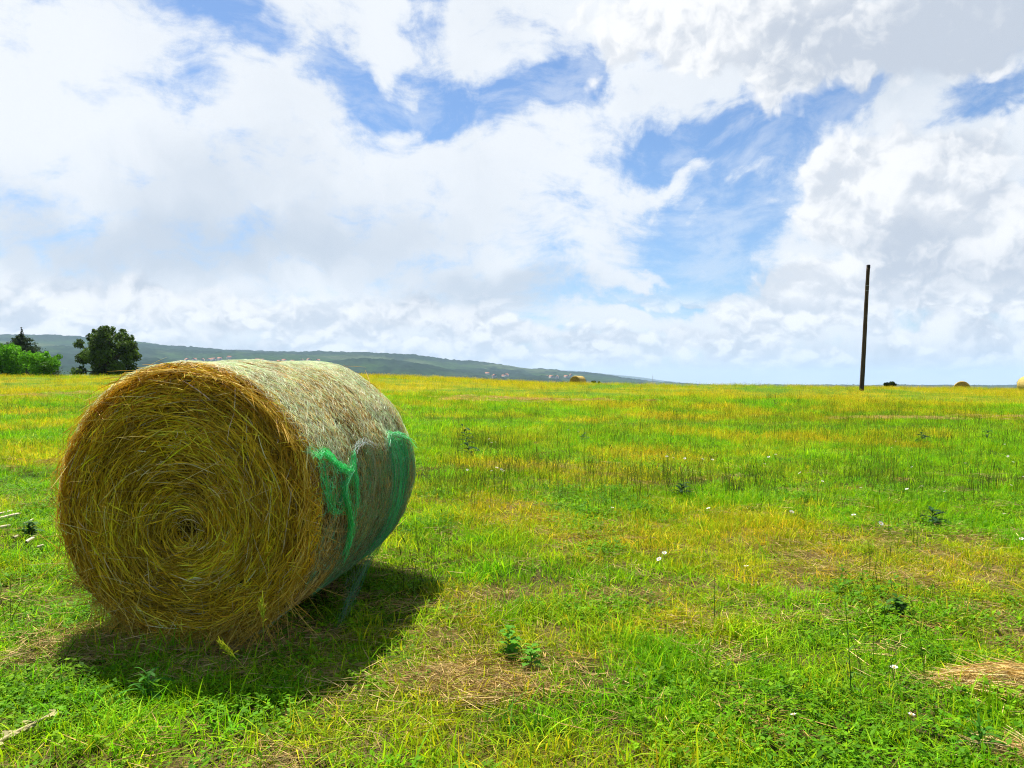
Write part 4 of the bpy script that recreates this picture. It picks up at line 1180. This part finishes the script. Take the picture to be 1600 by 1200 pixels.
weed('thistle', 1065, 778, .16, 14, .20, .07, DK, 'flat dark thistle at the foot of the weedy patch in the middle of the field', 'thistle', spread=(.2, .9))
weed('dock_plant', 1210, 636, .42, 14, .22, .05, (.05, .075, .015), 'tall dark dock stalk standing above the yellow grass mid field', 'weed', (.03, 0), 1, (60, .03, (.06, .06, .015)))
weed('tall_weed', 1330, 1098, .46, 18, .085, .016, (.09, .19, .02), 'thin tall green weed alone in the near grass', 'weed', (-.02, .02), 1)
weed('tall_weed', 1116, 985, .34, 14, .07, .012, (.10, .17, .02), 'thin dark weed stem beside the yellow patch in the near field', 'weed', (.01, .02), 1)
weed('leafy_weed', 795, 1030, .16, 22, .10, .05, (.09, .27, .012), 'bushy fresh green weed by the bare straw patch', 'weed', lobes=3)
weed('leafy_weed', 830, 1050, .13, 18, .09, .045, (.10, .29, .012), 'small fresh green weed just below the bushy one', 'weed', lobes=3)
weed('leafy_weed', 230, 1092, .12, 14, .15, .035, (.06, .21, .02), 'broad bladed green plant just outside the bale shadow', 'weed', lobes=1, spread=(.4, 1.2))
weed('leafy_weed', 1400, 965, .12, 20, .13, .06, (.05, .14, .012), 'dark leafy plant beside the bare earth patch', 'weed', lobes=3)
weed('leafy_weed', 45, 840, .14, 26, .14, .06, (.04, .12, .012), 'dark leafy plant among the pale sticks left of the bale', 'weed', lobes=3)
weed('leafy_weed', 1530, 1180, .12, 18, .16, .022, (.06, .20, .012), 'coarse dark green plant in the bottom corner near the straw heap', 'weed', lobes=1, spread=(.4, 1.2))

def barley(px, py, label, lean, h=.24):
    root = empty('grass_ear', at(px, py)); tag(root, label, 'grass')
    t = np.linspace(0, 1, 6); P = np.stack([lean[0] * t ** 2, lean[1] * t ** 2, h * t], -1)
    V, F, C = tube(P, np.full(6, .0017), 5, (.20, .28, .02)); obj('stem', mesh_np('stem', V, F, C), M_leaf, root)
    n = 46; u = rng.random(n); c = P[-1] + (P[-1] - P[-2]) / np.linalg.norm(P[-1] - P[-2]) * (u * .085)[:, None] + rng.normal(size=(n, 3)) * .004
    d = (P[-1] - P[-2]) / np.linalg.norm(P[-1] - P[-2]) + rng.normal(size=(n, 3)) * .35
    tt = np.linspace(0, 1, 4)[None, :, None]
    V, F, C = ribbons(c[:, None] + d[:, None] * tt * .028, np.full(n, .0045), pal(n, [(.34, .36, .02), (.26, .34, .02)]))
    obj('ear', mesh_np('ear', V, F, C), M_leaf, root)
barley(413, 1088, 'yellow green grass ear upright in front of the bale', (-.006, 0), .33)
barley(398, 1092, 'bright green nodding grass ear in the bale shadow', (-.07, -.05), .20)

# white flowers ------------------------------------------------------------
def flower_proto():
    pts = []
    for k in range(9):
        a = k * 2 * PI / 9 + rng.normal() * .1; d = np.array([math.cos(a), math.sin(a), .25]); s = np.array([-math.sin(a), math.cos(a), 0])
        V = np.array([d * .004, d * .016 - s * .007, d * .025, d * .016 + s * .007]); pts.append((V, np.array([[0, 1, 2, 3]]), np.full((4, 3), .72) * np.array([1, .98, .95])))
    hd = join(pts)
    cen = tube(np.array([(0, 0, -.002), (0, 0, .004), (0, 0, .008)]), np.array([.006, .008, .004]), 8, (.75, .6, .12))
    t = np.linspace(0, 1, 4); st = tube(np.stack([.01 * t ** 2 - .01, 0 * t, -.13 + .13 * t], -1), np.full(4, .0014), 5, (.08, .18, .02))
    return hd, cen, st
hd, cen, st = flower_proto()
f0 = None
FL = [(1038, 880), (1166, 902), (1397, 1072), (1424, 1152), (1240, 1152), (1250, 749), (1285, 764), (1417, 777), (1441, 772), (1334, 816), (1476, 781), (1569, 814), (1596, 856), (1107, 805), (1042, 722), (1052, 724), (1098, 726), (1113, 727), (1070, 725), (776, 741), (783, 744), (787, 747), (768, 747), (764, 692), (768, 698), (774, 697), (888, 676), (903, 679), (790, 671), (1201, 722), (1212, 718), (1195, 734), (1393, 706), (1399, 695), (1575, 720), (1583, 730), (1425, 739), (1600, 756), (1580, 770), (1570, 700), (1237, 811), (1376, 830), (764, 802), (957, 804), (1345, 775), (1508, 732), (730, 745), (1030, 890)]
for k, (px, py) in enumerate(FL):
    hgt_ = .10 if py > 800 else .13
    loc = at(px, py + 6, hgt_)
    if k == 0:
        f0 = empty('white_flower', loc)
        tag(f0, 'small white wildflower open above the grass', 'flower', 'white flowers scattered over the field')
        o1 = obj('petals', mesh_np('petals', *hd), M_flower, f0); o2 = obj('flower_centre', mesh_np('flower_centre', *cen), M_flower, f0); o3 = obj('stem', mesh_np('stem', *st), M_leaf, f0)
        r = f0; kids = (o1, o2, o3)
    else:
        r = f0.copy(); COL.objects.link(r); r.location = loc
        for o in kids:
            c = o.copy(); COL.objects.link(c); c.parent = r
    r.rotation_euler = (rng.normal() * .3 + .35, rng.normal() * .25, rng.random() * 6)
    s = (.72 if py > 850 else .85) * rng.uniform(.75, 1.2); r.scale = (s, s, 1)

# pale sticks ---------------------------------------------------------------
M_stick = noise_mat('pale_stalk', [(.3, (.48, .38, .22)), (.7, (.72, .63, .44))], 14, 6, .8, .4, (1, 1, .2))
def stick(p0, p1, r, label, dz=.05):
    a = np.array(at(*p0)); b = np.array(at(*p1)); o = (a + b) / 2
    m = o + rng.normal(size=3) * .006
    P = np.array([a, a * .75 + m * .25, m, b * .75 + m * .25, b]) - o; P[:, 2] += dz
    V, F, C = tube(P, r * np.array([.7, 1, 1, .95, .5]), 7)
    q = obj('pale_stick', mesh_np('pale_stick', V, F), M_stick); q.location = o
    tag(q, label, 'stick', 'pale broken sticks left of the bale')
stick((-6, 812), (20, 806), .010, 'uppermost thin pale stick at the left edge of the grass')
stick((-6, 820), (32, 811), .013, 'long pale stick just under the uppermost one left of the bale')
stick((-6, 835), (16, 830), .012, 'thick pale stick low at the left edge')
stick((37, 827), (52, 820), .011, 'short pale stick lying over the dark plant')
stick((41, 857), (53, 850), .014, 'stubby pale stick below the dark plant')
stick((21, 849), (28, 846), .012, 'smallest pale chip beside the dark plant')
stick((58, 865), (68, 862), .010, 'pale chip nearest the bale face')

# dry thistle stalk bottom left, straw heaps ----------------------------------
def dry_stalk():
    root = empty('dry_stalk', at(40, 1155)); tag(root, 'pale dried prickly stalk lying in the bottom left grass', 'dry plant')
    o = np.array(root.location)
    a = np.array(at(-10, 1183)) - o; b = np.array(at(88, 1128)) - o; t = np.linspace(0, 1, 8)[:, None]
    P = a + (b - a) * t; P[:, 2] += .045; P[:, 1] += .02 * np.sin(t[:, 0] * 6)
    V, F, C = tube(P, np.linspace(.008, .004, 8), 6, (.55, .46, .25)); obj('stem', mesh_np('stem', V, F, C), M_leaf, root)
    parts = [leaf_strip(P[k % 8], k * 2.2, .3, rng.uniform(.03, .065), .024, 4, col=(.40, .36, .16), droop=.2) for k in range(14)]
    obj('leaves', mesh_np('leaves', *join(parts)), M_leaf, root)
dry_stalk()
def heap(name, pxs, n, h, label, rad, seed_cols, aim):
    root = empty(name, at(*pxs)); tag(root, label, 'straw')
    K = 6; r = np.sqrt(rng.random(n)); a = rng.random(n) * 2 * PI
    cx = r * np.cos(a) * rad[0]; cy = r * np.sin(a) * rad[1]
    cz = h * (1 - r ** 2) * rng.random(n) + .02
    d = aim + rng.normal(size=n) * .45
    t = np.linspace(-.5, .5, K)[None] * rng.uniform(.12, .34, n)[:, None]
    x = cx[:, None] + np.cos(d)[:, None] * t; y = cy[:, None] + np.sin(d)[:, None] * t
    z = cz[:, None] + (rng.normal(size=n) * .2)[:, None] * t - .8 * t ** 2
    P = np.stack([x, y, np.maximum(z, .012)], -1)
    c = pal(n, seed_cols)
    obj('straw', mesh_np('straw', *ribbons(P, rng.uniform(.0025, .0045, n), c)), M_straw, root)
    gx = np.linspace(-1, 1, 13); A, B = np.meshgrid(gx, gx); rr = np.clip(1 - A ** 2 - B ** 2, -1, 1)
    V = np.stack([A * rad[0] * .95, B * rad[1] * .95, np.where(rr > 0, rr * h * .8, rr * .1) + .0], -1).reshape(-1, 3)
    i = np.arange(12)[:, None] * 13; j = np.arange(12)[None]
    F = np.stack([i + j, i + j + 1, i + 14 + j, i + 13 + j], -1).reshape(-1, 4)
    obj('matted_core', mesh_np('matted_core', V, F), M_core2, root)
M_core2 = noise_mat('matted_straw', [(.3, (.25, .16, .05)), (.6, (.52, .38, .15)), (.8, (.62, .48, .22))], 30, 7, .9, .5)
heap('straw_heap', (1572, 1078), 900, .10, 'combed golden straw swath at the right edge of the near grass', (.30, .11), [(.62, .44, .13), (.70, .52, .20), (.55, .36, .09), (.66, .50, .22)], -.45)
heap('straw_heap', (1592, 1188), 260, .05, 'small straw tuft in the bottom right corner', (.12, .07), [(.55, .38, .12), (.6, .45, .2)], -.6)

# ------------------------------------------------------------------ haze
def haze():
    lo = np.array([-19000., -19000., -130.]); hi = np.array([19000., 19000., 322.])
    V = np.array([[(lo, hi)[(k >> i) & 1][i] for i in range(3)] for k in range(8)])
    F = np.array([(0, 2, 3, 1), (4, 5, 7, 6), (0, 1, 5, 4), (2, 6, 7, 3), (0, 4, 6, 2), (1, 3, 7, 5)])
    m, nt, ns, L = new_mat('haze')
    v = N(nt, 'ShaderNodeVolumePrincipled'); v.inputs['Color'].default_value = (.56, .77, 1, 1); v.inputs['Density'].default_value = .85e-4
    o = N(nt, 'ShaderNodeOutputMaterial'); L.new(v.outputs[0], o.inputs['Volume'])
    q = obj('haze', mesh_np('haze', V, F, smooth=False), m); tag(q, 'thin bluish summer haze over the valley', 'haze', kind='stuff')
haze()

# ------------------------------------------------------------------ render settings
vs = S.view_settings; vs.view_transform = 'Standard'; vs.look = 'None'; vs.exposure = 1.15; vs.gamma = 1
vs.use_curve_mapping = False
cy = S.cycles
cy.max_bounces = 5; cy.diffuse_bounces = 3; cy.glossy_bounces = 1; cy.transmission_bounces = 3; cy.transparent_max_bounces = 6; cy.volume_bounces = 0
cy.use_denoising = True; cy.denoiser = 'OPENIMAGEDENOISE'; cy.denoising_input_passes = 'RGB_ALBEDO_NORMAL'; cy.denoising_prefilter = 'NONE'
cy.filter_width = 1.1
cy.caustics_reflective = False; cy.caustics_refractive = False
